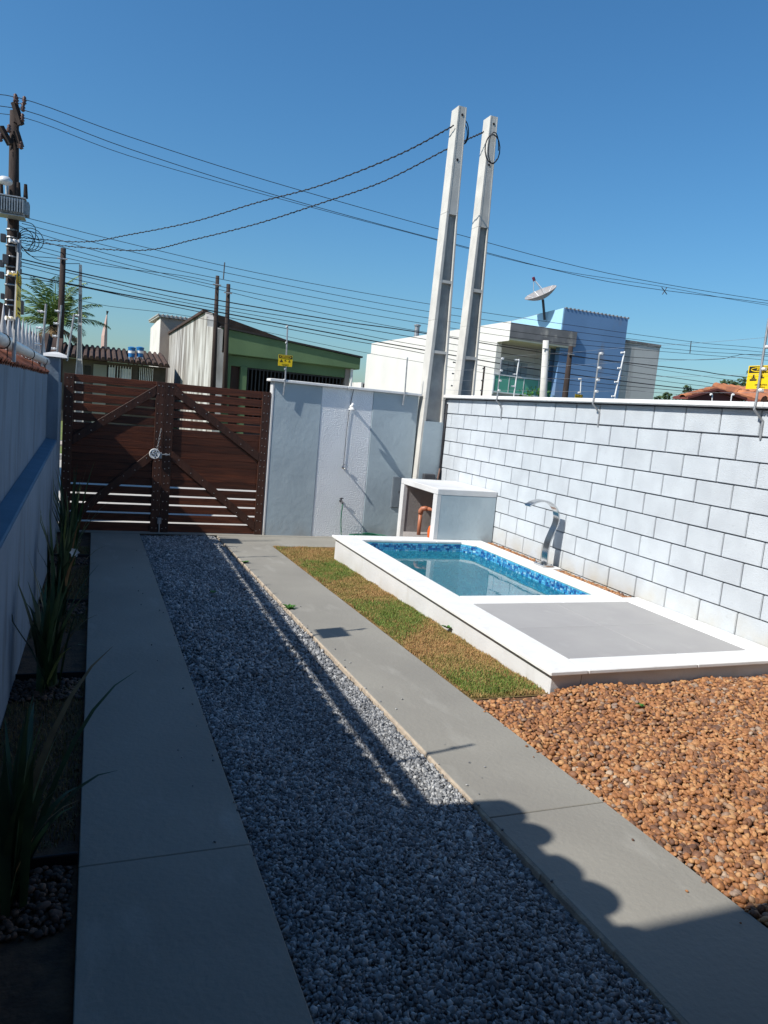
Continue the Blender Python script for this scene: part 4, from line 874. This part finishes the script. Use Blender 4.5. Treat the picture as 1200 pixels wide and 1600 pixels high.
# slim poles
def woodpole(label,top,bot,Y,r0,r1,mat=OLDWOOD,name='wooden_pole'):
    a=at(*bot,Y=Y); b=at(*top,Y=Y); t=thing(name,label,'pole',a); MB().tube([a,a.lerp(b,.5),b],[r0,(r0+r1)/2,r1],9).build('pole_shaft',mat,t,smooth=True)
    MB().tube([b+Vector((-.12,-.08,-.25)),b+Vector((.10,-.08,-.25))],.018,6).build('bracket',GALV,t); return t
woodpole('dark square timber pole beyond the left pillar',(99,388),(90,640),19.4,.09,.06)
woodpole('dark timber pole left of the green house, taller of the pair',(340,431),(331,650),21.2,.085,.05)
woodpole('dark timber pole left of the green house, shorter of the pair',(357,444),(350,640),21.5,.08,.055)
woodpole('pale round concrete pole in front of the glass balcony',(853,532),(845,690),19.0,.13,.09,POLEW,'concrete_post')
woodpole('dark leaning timber pole between balcony and blue facade',(892,541),(873,700),19.5,.12,.07)
Yq=20.0
zq=[]
pts=[(583,117.5,129.5),(560,119.6,128.2),(520,121.2,128),(470,122.6,128.3),(413,123.4,128.0)]
lv=[(-1.5,at(115.8,680,Y=Yq).x,at(131.5,680,Y=Yq).x)]+[(at(a,y,Y=Yq).z,at(a,y,Y=Yq).x,at(b,y,Y=Yq).x) for y,a,b in pts]
tpole('concrete_pole','slim white concrete pole with recessed panels standing beyond the gate',at(124,600,Y=Yq).x,Yq,.14,-1.5,lv,[(-1.3,at(123,563,Y=Yq).z),(at(123,560,Y=Yq).z,at(124,508,Y=Yq).z),(at(124,504,Y=Yq).z,at(125,460,Y=Yq).z)],scale=.6,mat=POLEW)
# ================================================================= houses across the street
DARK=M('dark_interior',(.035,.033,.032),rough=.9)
GREEN=M('green_paint',(.125,.20,.095),(.10,.165,.08),scale=1.2,rough=.85,streak=(2,(1,1,.3)),streakcol=(.085,.14,.07),streaklo=.6)
STAIN=M('stained_whitewash',(.50,.49,.46),(.30,.28,.25),scale=.9,rough=.95,bump=.2,bscale=8,streak=(2.6,(1,1,.16)),streakcol=(.12,.105,.09),streaklo=.46,lo=.40,hi=.60,detail=9,stretch=(1,1,.5))
CEMENT_SHADE=M('cement_and_shade',(.33,.28,.24),(.26,.22,.19),scale=1,rough=.95,streak=(2,(1,1,.3)),streakcol=(.2,.17,.15),streaklo=.6)  # real cement parts, and the shade tone on the tall house front
GRIL=M('dark_grille',(.03,.03,.032),rough=.5)
gl0=-1.38
GH=thing('green_house','green carport house with dark security grille and stained white side wall, across the street','house',(5.5,22,gl0))
gx0,gx1=3.33,7.60
MB().hexa([(gx0,22,1.30),(gx1,22,1.27),(gx1,29,1.27),(gx0,29,1.30),(gx0,22,2.02),(gx1,22,1.63),(gx1,29,1.63),(gx0,29,2.02)]).build('fascia',GREEN,GH,bevel=.02)
MB().hexa([(gx0-.05,21.95,2.022),(gx1+.05,21.95,1.632),(gx1+.05,22.3,1.632),(gx0-.05,22.3,2.022),(gx0-.05,21.95,2.07),(gx1+.05,21.95,1.68),(gx1+.05,22.3,1.68),(gx0-.05,22.3,2.07)]).build('roof_edge',DARK,GH)
B(gx0,gx1-.25,22.15,22.5,.98,1.28).build('lintel',GREEN,GH)
B(gx0,gx0+.33,22.14,22.5,gl0,1.3).build('pillar',GREEN,GH); 
xb=at(375,600,Y=22.1).x; xc=at(382,600,Y=22.1).x
B(xb,xc+.06,22.12,22.5,gl0,.99).build('pillar',GREEN,GH); B(gx1-.42,gx1-.27,22.12,22.5,gl0,1.26).build('pillar',CEMENT_SHADE,GH)
MB().tube([(gx1-.22,22.1,gl0),(gx1-.22,22.1,1.27)],.045,8).build('downpipe',PLW,GH)
B(gx0+.33,xb,22.3,22.36,gl0,.99).build('door',WOODV,GH)
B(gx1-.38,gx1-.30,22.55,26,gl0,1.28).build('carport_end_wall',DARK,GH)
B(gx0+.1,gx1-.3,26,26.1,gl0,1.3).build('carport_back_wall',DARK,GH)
B(gx0+.1,gx1-.3,22.6,26,gl0-.02,gl0+.03).build('carport_floor',CEMENT_SHADE,GH)
xx=xc+.10
while xx<gx1-.45: B(xx,xx+.035,22.22,22.25,.05,.97).build('grille_bar',GRIL,GH); xx+=.115
B(xc+.06,gx1-.42,22.20,22.27,.0,.05).build('grille_rail',GRIL,GH); B(xc+.06,gx1-.42,22.20,22.27,.93,.975).build('grille_rail',GRIL,GH); B(xc+.06,gx1-.42,22.20,22.27,gl0,gl0+.06).build('grille_rail',GRIL,GH)
xx=xc+.10
while xx<gx1-.7: MB().tube([(xx+.35,22.235,-.02),(xx,22.235,gl0+.8)],.02,4).build('slanted_bar',GRIL,GH); xx+=.16
B(xc+.06,gx1-.42,22.25,22.27,gl0+.06,gl0+.8).build('lower_panel',GRIL,GH)
# stained side wall (runs away from the street)
sw0=gx0-.02
m=MB(); 
def syz(x,y): p=at(x,y,X=sw0-.12); return (p.y,p.z)
pe=syz(321,488); bk=syz(262,524)
zr=2.75
poly=[(22.0,gl0),(22.0,1.98),(24.3,2.25),(24.35,zr+.55),(pe[0] if pe[0]>24.4 else 25.0,zr+.75),(36,1.95),(36,gl0)]
yp=at(321,488,X=sw0-.12); yb_=at(262,524,X=sw0-.12)
poly=[(22.0,gl0),(22.0,1.98),(yp.y-.6,2.22),(yp.y-.55,yp.z-.25),(yp.y,yp.z),(yb_.y,yb_.z),(yb_.y,gl0)]
m.prism(poly,sw0-.12,sw0+.1,'x'); m.build('side_wall',STAIN,GH)
rz=yp.z; 
m=MB(); 
m.hexa([(sw0-.2,yp.y,rz),(sw0+3.2,yp.y+.2,rz-.75),(sw0+3.2,yb_.y,yb_.z-.1),(sw0-.2,yb_.y+.1,yb_.z),(sw0-.2,yp.y,rz+.09),(sw0+3.2,yp.y+.2,rz-.66),(sw0+3.2,yb_.y,yb_.z),(sw0-.2,yb_.y+.1,yb_.z+.09)]); m.build('rear_roof',DTILE,GH)
m=MB(); m.add([(sw0+.1,yp.y-.02,rz),(sw0+3.2,yp.y+.18,rz-.75),(sw0+3.2,yp.y+.18,1.2),(sw0+.1,yp.y-.02,1.2),(sw0+.1,yp.y+.1,rz),(sw0+3.2,yp.y+.3,rz-.75),(sw0+3.2,yp.y+.3,1.2),(sw0+.1,yp.y+.1,1.2)],[(0,1,2,3),(4,5,6,7),(0,1,5,4)]); m.build('gable_infill',DTILE,GH)
# roof lights / bright leaf
# tall pale building behind
TB=thing('tall_shed_house','tall narrow off white house with corrugated roof, left of the stained wall','house',(3,37.5,gl0))
ya_=37.5; tl=at(238,491,Y=ya_); tm=at(251,494,Y=ya_)
OFFW=M('offwhite_wall',(.66,.63,.58),(.56,.53,.49),scale=.8,streak=(1.4,(1,1,.25)),streakcol=(.40,.36,.32),streaklo=.58)
B(tm.x,tm.x+3.0,ya_,ya_+7,gl0,tm.z-.05).build('house_wall',OFFW,TB)
B(tm.x+.02,tm.x+2.98,ya_-.02,ya_-.001,gl0,tm.z-.06).build('shade_toned_front',CEMENT_SHADE,TB)  # white house's shaded front: the shade is put into this darker colour
m=MB(); m.hexa([(tm.x-.1,ya_-.15,tm.z-.04),(tm.x+3.1,ya_-.15,tm.z-.04),(tm.x+3.1,ya_+7.1,tm.z+.25),(tm.x-.1,ya_+7.1,tm.z+.25),(tm.x-.1,ya_-.15,tm.z+.06),(tm.x+3.1,ya_-.15,tm.z+.06),(tm.x+3.1,ya_+7.1,tm.z+.35),(tm.x-.1,ya_+7.1,tm.z+.35)]); m.build('roof_sheet',M('fibre_cement',(.42,.40,.37),scale=2),TB)
for k in range(16): MB().tube([(tm.x-.1+k*.205,ya_-.17,tm.z+.06),(tm.x-.1+k*.205,ya_+7,tm.z+.36)],.045,6).build('roof_corrugation',bpy.data.materials['fibre_cement'],TB)
# old dark house behind the gate, left
OHS=thing('old_tiled_house','low old house with sooty walls and brown tiled roof, beyond the gate','house',(.5,31,gl0))
yo=31.0; a=at(120,600,Y=yo); b=at(246,600,Y=yo); ez=at(190,567,Y=yo).z
SOOT=M('sooty_render',(.13,.11,.095),(.07,.06,.052),scale=.7,rough=.95,streak=(1.2,(1,1,1)),streakcol=(.045,.04,.037),streaklo=.5)
B(a.x-2.2,b.x+.3,yo,yo+6,gl0,ez-.02).build('house_wall',SOOT,OHS)
rt=at(128,541,Y=yo+3); rz2=at(180,548,Y=yo+2.6).z
MB().hexa([(a.x-2.5,yo-.5,ez-.02),(b.x+.4,yo-.5,ez-.02),(b.x+.4,yo+3,rz2),(a.x-2.5,yo+3,rz2),(a.x-2.5,yo-.5,ez+.05),(b.x+.4,yo-.5,ez+.05),(b.x+.4,yo+3,rz2+.07),(a.x-2.5,yo+3,rz2+.07)]).build('roof_deck',DTILE,OHS)
k=0; xx=a.x-2.45
while xx<b.x+.4:
    MB().tube([(xx,yo-.55,ez+.07),(xx,yo+3,rz2+.09)],.075,6).build('tile_row',DTILE,OHS); xx+=.21
p=at(129,541,Y=yo+2); q=at(168,556,Y=yo+2); B(p.x,q.x,yo+2,yo+5,ez,p.z).build('raised_roof',DTILE,OHS)
def win(par,x0,x1,y0,y1,Y,mat,name='window',bars=0,panes=None):
    p=at(x0,y1,Y=Y); q=at(x1,y0,Y=Y); w=B(p.x,q.x,Y-.05,Y+.02,p.z,q.z).build(name,mat,par)
    for (u0,u1,mm) in (panes or []): 
        B(p.x+(q.x-p.x)*u0,p.x+(q.x-p.x)*u1,Y-.07,Y-.051,p.z+.03,q.z-.03).build('pane',mm,w)
    for k in range(bars):
        x=p.x+(q.x-p.x)*(k+.5)/bars; MB().tube([(x,Y-.11,p.z-.05),(x,Y-.11,q.z+.05)],.015,4).build('grille_bar',ALU,w)
    return w
LW=M('pale_shutter',(.62,.64,.66),rough=.6)
win(OHS,168,207,576,595,yo,DARK,bars=9,panes=[(.02,.26,LW),(.55,.93,LW)])
win(OHS,216,240,578,598,yo,DARK,bars=8)
win(OHS,131,142,572,590,yo,DARK)
B(at(145,600,Y=yo).x,at(166,600,Y=yo).x,yo-.06,yo-.01,gl0,at(150,569,Y=yo).z).build('plastered_patch',M('grey_plaster',(.26,.26,.23),scale=1),OHS)
for k,(x0_,x1_) in enumerate(((199,212),(212,225))):
    c0=at((x0_+x1_)/2,558,Y=yo+.3); c1=at((x0_+x1_)/2,541,Y=yo+.3); r_=(at(x1_,550,Y=yo+.3).x-at(x0_,550,Y=yo+.3).x)/2
    t=thing('water_tank','blue plastic water tank on the old tiled roof, %s of two'%('left' if k==0 else 'right'),'water tank',c0)
    h_=c1.z-c0.z; MB().lathe(c0,[(r_*.75,0),(r_*.93,h_*.8),(r_*.97,h_*.82)],18).build('tank_body',M('blue_tank',(.02,.17,.42),rough=.45) if k==0 else bpy.data.materials['blue_tank'],t,smooth=False)
    MB().lathe(c0+Vector((0,0,h_*.82)),[(r_,0),(r_,.03),(r_*.6,.05),(.05,.06)],18).build('tank_lid',bpy.data.materials['blue_tank'],t)
    MB().lathe(c0+Vector((0,0,h_*.35)),[(r_*.86,0),(r_*.88,.10)],18).build('white_lettering_band',PLW,t)
    for dx in (-.6,.6): B(c0.x+dx*r_-.03,c0.x+dx*r_+.03,c0.y-.1,c0.y,c0.z-.45,c0.z).build('stand_leg',ALU,t)
t=thing('tower','slender pinkish white spire far behind the old house','tower',at(163,528,Y=70)); a=at(163,525,Y=70); b=at(167,492,Y=70)
MB().tube([a-Vector((0,0,6)),a,a.lerp(b,.5),b],[.38,.28,.17,.05],6).build('spire',M('pinkish_spire',(.62,.42,.36),scale=.5),t); MB().tube([b,at(168,486,Y=70)],[.04,.12],6).build('tip',DARK,t)
# brown shed behind spikes at far left
SH=thing('brown_tiled_shed','dark brown tiled shed roof behind the left wall spikes','shed',(-2.3,11.2,-1.75))
B(-3.6,-.50,10.9,11.7,-1.75,.16).build('shed_wall',M('brown_boards',(.10,.06,.045),scale=3,streak=(4,(2,1,.3)),streakcol=(.05,.03,.025)),SH)
MB().prism([(10.8,.16),(11.8,.60),(11.8,.65),(10.76,.21)],-3.8,-.47,'x').build('roof_deck',DTILE,SH)
for k in range(16): MB().tube([(-3.75+k*.205,10.77,.22),(-3.75+k*.205,11.8,.66)],.05,6).build('tile_row',DTILE,SH)
t=thing('roof_corner','dark tiled hip of a nearer roof at the very left edge of the frame','roof',at(2,500,Y=13)); p=at(-60,560,Y=13); q=at(7,470,Y=13); r_=at(14,520,Y=13)
MB().prism([(p.x-3,p.z-.3),(r_.x,p.z-.3),(r_.x,r_.z),(q.x-.0,q.z-.05),(p.x-1,q.z+.6),(p.x-3,q.z+.6)],13,15.5,'y').build('roof_deck',DTILE,t)
# ---- white two storey house
WH=thing('white_house','white two storey house with green glass balcony and grey stained parapet','house',(15,24,gl0))
WW=M('house_white',(.66,.64,.60),(.60,.58,.54),scale=.6,rough=.8,streak=(1.2,(1,1,.3)),streakcol=(.66,.62,.56),streaklo=.64)
PARA=M('stained_parapet',(.20,.195,.20),(.13,.13,.135),scale=1.5,rough=.95,streak=(2.6,(1,1,.7)),streakcol=(.42,.39,.35),streaklo=.58)
CREAM=M('cream_soffit',(.66,.60,.48),(.58,.53,.42),scale=1,rough=.85)
wx0,wx1=13.93,16.55
B(wx0,wx0+.02,24.0,38.7,3.02,3.72).build('side_parapet',WW,WH)
B(wx0+.03,wx1+.9,24.3,38.7,3.15,3.45).build('flat_roof',CEMENT_SHADE,WH)
B(wx0+.001,wx0+.22,24.85,39.3,gl0,3.15).build('side_wall',WW,WH); B(wx0+.021,wx1+.3,24.0,24.25,3.12,3.68).build('parapet',PARA,WH,bevel=.01)
B(wx0+.021,wx1+.05,24.02,26.4,3.06,3.118).build('soffit',CREAM,WH)
BIN=M('balcony_paint',(.74,.74,.72),(.68,.68,.66),scale=1)
B(wx0+.221,16.33,25.9,26.1,.9,3.06).build('balcony_back_wall',BIN,WH); B(16.331,16.8,24.845,24.889,gl0,3.05).build('return_wall',M('blue_return',(.12,.23,.43),scale=1),WH); B(16.33,16.8,24.89,26.5,gl0,3.06).build('balcony_side_wall',BIN,WH)
B(wx0+.221,16.33,24.86,25.9,.85,1.0).build('balcony_floor',WW,WH)
B(wx0+.221,wx1+.05,25.0,25.2,gl0,.84).build('front_wall_ground',WW,WH)
w=B(14.75,15.95,25.82,25.89,1.0,2.45).build('balcony_window',M('louvred_door',(.42,.50,.55),(.36,.44,.5),scale=5,rough=.4),WH)
for k in range(4): B(14.75+k*.3+.02,14.75+(k+1)*.3-.02,25.78,25.815,1.02,2.43).build('louvre_panel',M('louvre',(.50,.56,.60),rough=.5) if k==0 else bpy.data.materials['louvre'],w)
GLS=bpy.data.materials.new('green_glass'); GLS.use_nodes=True; p_=GLS.node_tree.nodes['Principled BSDF']; p_.inputs['Base Color'].default_value=(.10,.38,.29,1); p_.inputs['Roughness'].default_value=.08; p_.inputs['Alpha'].default_value=.82
bt,bb=at(790,588,Y=24.8).z,at(790,613,Y=24.8).z
for k in range(4):
    a_=wx0+.02+k*(wx1-wx0+.02)/4; b_=a_+(wx1-wx0+.02)/4-.03; B(a_,b_,24.80,24.815,bb,bt).build('balcony_glass',GLS,WH)
    B(b_+.002,b_+.028,24.79,24.83,bb-.03,bt+.02).build('balcony_post',ALU,WH)
B(wx0-.02,wx1+.03,24.78,24.84,bt,bt+.05).build('hand_rail',ALU,WH); B(wx0-.02,wx1+.03,24.78,24.84,bb-.05,bb).build('bottom_rail',ALU,WH)
B(wx0-.01,wx0+.03,24.785,24.835,bb-.1,bt+.02).build('balcony_post',ALU,WH)
fl=M('balcony_edge',(.50,.46,.43),(.30,.29,.29),scale=3); B(wx0+.0,wx1+.02,24.83,24.858,.62,bb-.05).build('balcony_edge',fl,WH)
t=thing('chimney_pipe','short grey vent pipe on the white house roof','pipe',(wx0+.3,32.6,3.6)); p=at(651,522,X=wx0+.3); MB().tube([p-Vector((0,0,.4)),p+Vector((0,0,.38))],.12,10).build('flue',GALV,t); MB().lathe(p+Vector((0,0,.38)),[(.17,0),(.17,.05),(.05,.09)],10).build('cap',GALV,t)
# potted shrubs at the balcony foot
for k,(x_,y_) in enumerate(((822,618),(836,616),(851,617))):
    c=at(x_,y_+4,Y=22.5); t=thing('leafy_shrub','leafy green shrub top below the glass balcony, %s of three'%['left','middle','right'][k],'shrub',(c.x,22.5,gl0)); MB().tube([(c.x,22.5,gl0),c],[.04,.02],6).build('stem',OLDWOOD,t)
    m=MB(); 
    for i in range(46):
        d=Vector((R.gauss(0,1),R.gauss(0,.6),R.gauss(.4,.8))).normalized()*R.uniform(.1,.34); q=c+d; u=Vector((R.gauss(0,1),R.gauss(0,1),R.gauss(0,1))).normalized()*.05; v=d.normalized()*.13
        m.add([q,q+v*.5+u,q+v,q+v*.5-u],[(0,1,2,3)])
    o=m.build('leaves',WEED,t); o['kind']='stuff'
# ---- blue house
BH=thing('blue_house','blue two storey house with flat stained facade and corrugated roof edge','house',(18,24.2,gl0))
BLUE=M('blue_facade',(.135,.25,.44),(.115,.215,.385),scale=.7,rough=.85,streak=(1.5,(1,1,.35)),streakcol=(.16,.20,.28),streaklo=.58)
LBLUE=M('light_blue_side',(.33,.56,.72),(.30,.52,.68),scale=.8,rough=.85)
bx0,bx1=16.22,19.2
B(bx0+.02,bx1,24.12,24.4,gl0,4.50).build('facade',BLUE,BH)
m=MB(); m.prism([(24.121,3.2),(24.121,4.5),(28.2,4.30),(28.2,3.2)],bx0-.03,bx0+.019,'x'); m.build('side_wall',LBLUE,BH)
B(bx0+.03,bx1,24.41,28.2,3.2,4.2).build('upper_body',BLUE,BH)
for k in range(17): MB().tube([(bx0+.1+k*.18,24.10,4.51),(bx0+.1+k*.18,28.1,4.33)],.04,6).build('roof_corrugation',PARA,BH)
GH2=thing('grey_house','narrow grey stained house joined to the right of the blue one','house',(20,24.25,gl0))
GST=M('grey_stained',(.44,.445,.44),(.38,.385,.38),scale=.6,rough=.9,streak=(2.2,(1,1,.22)),streakcol=(.24,.24,.24),streaklo=.56)
B(bx1+.01,21.0,24.2,30,gl0,3.60).build('facade',GST,GH2)
B(bx1+.01,21.03,24.17,24.35,3.602,3.70).build('roof_edge',PARA,GH2,bevel=.01)
B(21.0,21.02,24.25,24.3,3.3,3.6).build('corner_stain',PARA,GH2)
# satellite dish
c=at(848,467,Y=25.2)
SD=thing('satellite_dish','pale mesh satellite dish on a pole above the grey parapet','satellite dish',at(851,497,Y=25.2))
DM=M('dish_mesh',(.30,.28,.275),(.24,.225,.22),scale=30,rough=.7)
ax=Vector((-.52,-.05,.82)).normalized(); R0=.64
prof=[(R0*f,.26*f*f) for f in (0.03,.25,.45,.65,.82,1.0)]; m=MB(); m.lathe(c,prof+[(R0*.99,.27)]+[(R0*f,.26*f*f+.02) for f in (.8,.5,.05)],24,axis=ax); m.build('dish',DM,SD,smooth=True)
a_=ax.orthogonal().normalized(); b_=ax.cross(a_)
for k in range(10):
    an=k*math.pi/5; d=a_*math.cos(an)+b_*math.sin(an); MB().tube([c+d*R0*f+ax*(.26*f*f+.028) for f in (.05,.3,.6,.98)],.010,4).build('dish_rib',ALU,SD)
fp=c+ax*.78+Vector((-.1,0,.0)); MB().tube([fp-ax*.06,fp+ax*.08],.055,8).build('feed_horn',M('maroon_feed',(.18,.03,.06),rough=.5),SD)
for k in range(3):
    an=k*2.09; d=a_*math.cos(an)+b_*math.sin(an); MB().tube([c+d*R0*.55+ax*.1,fp],.012,5).build('strut',ALU,SD)
MB().tube([at(851,500,Y=25.2),c-ax*.02],.05,8).build('mast',DKGREY,SD)
# low distant buildings between green and white house
t=thing('distant_building','tiny distant beige building between the green and white houses','building',at(568,606,Y=75)); p=at(564,606,Y=75); q=at(580,599,Y=75); B(p.x,q.x+2,75,82,-1.4,q.z).build('house_wall',OFFW,t)
for k in range(4): B(p.x+.2+k*.35,p.x+.36+k*.35,74.9,74.99,p.z-.1,q.z-.12).build('window',DARK,t)
# tiled porch at right
TP=thing('tiled_porch','porch with weathered orange clay tile roof beyond the block wall at right','porch',(8.5,9.6,-1.7))
ty=9.8; pk=at(1122,607,Y=ty); lf=at(1075,620,Y=ty); rt_=at(1168,622,Y=ty); BR=M('maroon_paint',(.16,.045,.035),(.12,.035,.03),scale=3)
def roofslab(p,q,y0,y1,th,mat,name,par): return MB().prism([(p.x,p.z-th),(q.x,q.z-th),(q.x,q.z),(p.x,p.z)],y0,y1,'y').build(name,mat,par)
MB().prism([(lf.x+.02,lf.z-.20),(rt_.x-.02,lf.z-.20),(rt_.x-.02,rt_.z-.06),(pk.x,pk.z-.06),(lf.x+.02,lf.z-.06)],ty+.06,ty+.12,'y').build('gable_board',BR,TP)
roofslab(lf,pk,ty,ty+.35,.04,BR,'roof_deck',TP); roofslab(pk,rt_,ty,ty+.35,.04,BR,'roof_deck',TP)
def rtiles(p,q,n):
    d=(q-p); d.y=0; L_=d.length; u=d.normalized(); nn=Vector((-u.z,0,u.x)); 
    if nn.z<0: nn=-nn
    for k in range(n):
        a=p+u*(L_*k/n)-u*.02; b=p+u*(L_*(k+1)/n)+u*.03; vs=[]
        for (c,r_,o_) in ((a,.066,.014),(b,.055,0.0)):
            for i in range(9):
                an=math.pi*i/8; vs.append((c.x+nn.x*(r_*math.sin(an)*.62+o_),ty+.03+.07-r_*math.cos(an)*1.1,c.z+nn.z*(r_*math.sin(an)*.62+o_)))
        m=MB().add(vs,[(i,i+1,10+i,9+i) for i in range(8)]); m.add([(v[0],v[1],v[2]-.014) for v in vs],[(i,9+i,10+i,i+1) for i in range(8)]); m.add(vs[:9]+[(v[0],v[1],v[2]-.014) for v in vs[:9]],[(i,i+1,10+i,9+i) for i in range(8)]); m.build('roof_tile',CLAY,TP,smooth=False)
rtiles(lf,pk,5); rtiles(rt_,pk,4)
# right hand hip with tile ends facing us
e0=at(1164,623,Y=ty+.2); e1=at(1300,640,Y=ty+.2)
MB().hexa([(e0.x,ty-.1,e0.z-.10),(e0.x+2.2,ty-.1,e0.z-.10),(e0.x+2.2,ty+1.0,e0.z+.16),(e0.x,ty+1.0,e0.z+.16),(e0.x,ty-.1,e0.z-.06),(e0.x+2.2,ty-.1,e0.z-.06),(e0.x+2.2,ty+1.0,e0.z+.20),(e0.x,ty+1.0,e0.z+.20)]).build('roof_deck',BR,TP)
for k in range(12):
    for j in range(2):
        x=e0.x+.08+k*.18; y0_=ty-.14+j*.55; z0_=e0.z-.045+j*.12
        MB().tube([(x,y0_,z0_+.03),(x,y0_+.6,z0_+.03+.13)],[.082,.068],8).build('roof_tile',CLAY,TP)
B(lf.x+.1,e0.x+2.1,ty+.3,ty+.9,-1.8,lf.z-.2).build('porch_wall',BR,TP)
B(rt_.x-.06,e0.x+2.15,ty+.13,ty+.29,lf.z-.2,e0.z-.11).build('eave_beam',BR,TP)
# far trees, right, and dark tree behind the sign
LEAFD=[ramp_island('tree_leaves',[(0,(.012,.026,.010)),(.5,(.03,.055,.018)),(1,(.065,.10,.03))],rough=.7,noise=.25,nscale=.7)]
def tree(label,c,rx,rz,n,leaf,trunkz,mat=LEAFD[0],seed=0,cat='tree'):
    c=Vector(c); rr=random.Random(seed); t=thing('leafy_tree',label,cat,(c.x,c.y,trunkz))
    MB().tube([(c.x,c.y,trunkz),(c.x+.05*rx,c.y,c.z-rz*.6),(c.x,c.y,c.z)],[rx*.10,rx*.07,rx*.03],8).build('trunk',OLDWOOD,t)
    bm=MB()
    for k in range(6):
        a=k*1.05; bm.tube([(c.x,c.y,c.z-rz*.6),(c.x+rx*.4*math.cos(a),c.y+rx*.4*math.sin(a),c.z-rz*.1),(c.x+rx*.7*math.cos(a+.3),c.y+rx*.7*math.sin(a+.3),c.z+rz*.35)],[rx*.05,rx*.03,rx*.01],6)
    bm.build('limbs',OLDWOOD,t)
    cl=[(Vector((rr.gauss(0,.42)*rx,rr.gauss(0,.42)*rx,rr.gauss(0,.36)*rz)),rr.uniform(.22,.42)) for _ in range(18)]
    m=MB()
    for i in range(n):
        o_,s_=cl[i%18]; d=Vector((rr.gauss(0,1),rr.gauss(0,1),rr.gauss(0,1))).normalized()*rr.uniform(.5,1.0)*s_; q=c+o_+Vector((d.x*rx,d.y*rx,d.z*rz)); u=Vector((rr.gauss(0,1),rr.gauss(0,1),rr.gauss(0,1))).normalized(); v=u.orthogonal().normalized()
        L_=leaf*rr.uniform(.6,1.4); m.add([q-u*L_,q+v*L_*.5,q+u*L_,q-v*L_*.5],[(0,1,2,3)])
    o=m.build('crown',mat,t); o['kind']='stuff'; return t
c=at(1190,600,Y=16); tree('dark leafy tree behind the yellow sign at the right edge',(c.x+.45,16,c.z-.05),1.1,.55,5200,.055,-1.6,seed=3)
c=at(1042,624,Y=60); tree('distant tree just right of the grey house, low over the wall',(c.x,60,c.z-.8),2.0,1.8,2600,.17,-1.4,seed=4)
c=at(1066,630,Y=64); tree('distant tree between the grey house and the tiled porch',(c.x+.6,64,c.z-1.3),2.2,1.8,2600,.17,-1.4,seed=5)
c=at(140,566,Y=44); 
# palm tree
c=at(84,508,Y=34.0)
PT=thing('palm_tree','green palm tree with drooping fronds behind the left wall posts','palm tree',(c.x,34,gl0))
MB().tube([(c.x+.1,34,gl0),(c.x+.05,34,c.z*.5),(c.x,34,c.z)],[.26,.2,.17],10).build('trunk',OLDWOOD,PT,smooth=True)
PG=[ramp_island('palm_leaflet',[(0,(.04,.08,.018)),(.5,(.11,.18,.045)),(1,(.26,.33,.12))],rough=.5,noise=.1),ramp_island('dry_frond',[(0,(.16,.10,.05)),(1,(.30,.20,.10))],rough=.8,noise=.1)]
for i in range(30):
    dry=i>=26; a=i*2.399; el=(1.5-.052*i) if not dry else -.35; L_=R.uniform(1.9,2.5)*(1 if not dry else .7); d=Vector((math.cos(a),math.sin(a)*.8,0)); p=Vector(c); m=MB(); rach=[]; K=18
    for k in range(K+1):
        f=k/K; an=el-1.15*f*f*(1 if not dry else .5); rach.append(p.copy()); p=p+(d*math.cos(an)+Vector((0,0,1))*math.sin(an))*(L_/K)
    m.tube(rach,[.03*(1-f/K)+.006 for f in range(K+1)],4)
    q=Vector((-d.y,d.x,0)).normalized()
    for k in range(2,K+1):
        for s_ in (-1,1):
            for h_ in (0,.5):
                b0=rach[k-1].lerp(rach[k],h_); ll=.62*math.sin(math.pi*(k/K)**.8*.92+.15)+.08; tdir=(rach[k]-rach[k-1]).normalized()
                e=b0+q*s_*ll*.75+tdir*ll*.55-Vector((0,0,1))*ll*R.uniform(.15,.45); mid=b0.lerp(e,.5)+Vector((0,0,.05)); w_=tdir*.026
                m.add([b0,mid+w_,e,mid-w_],[(0,1,2,3)])
    m.build('frond',PG[1] if dry else PG[0],PT)
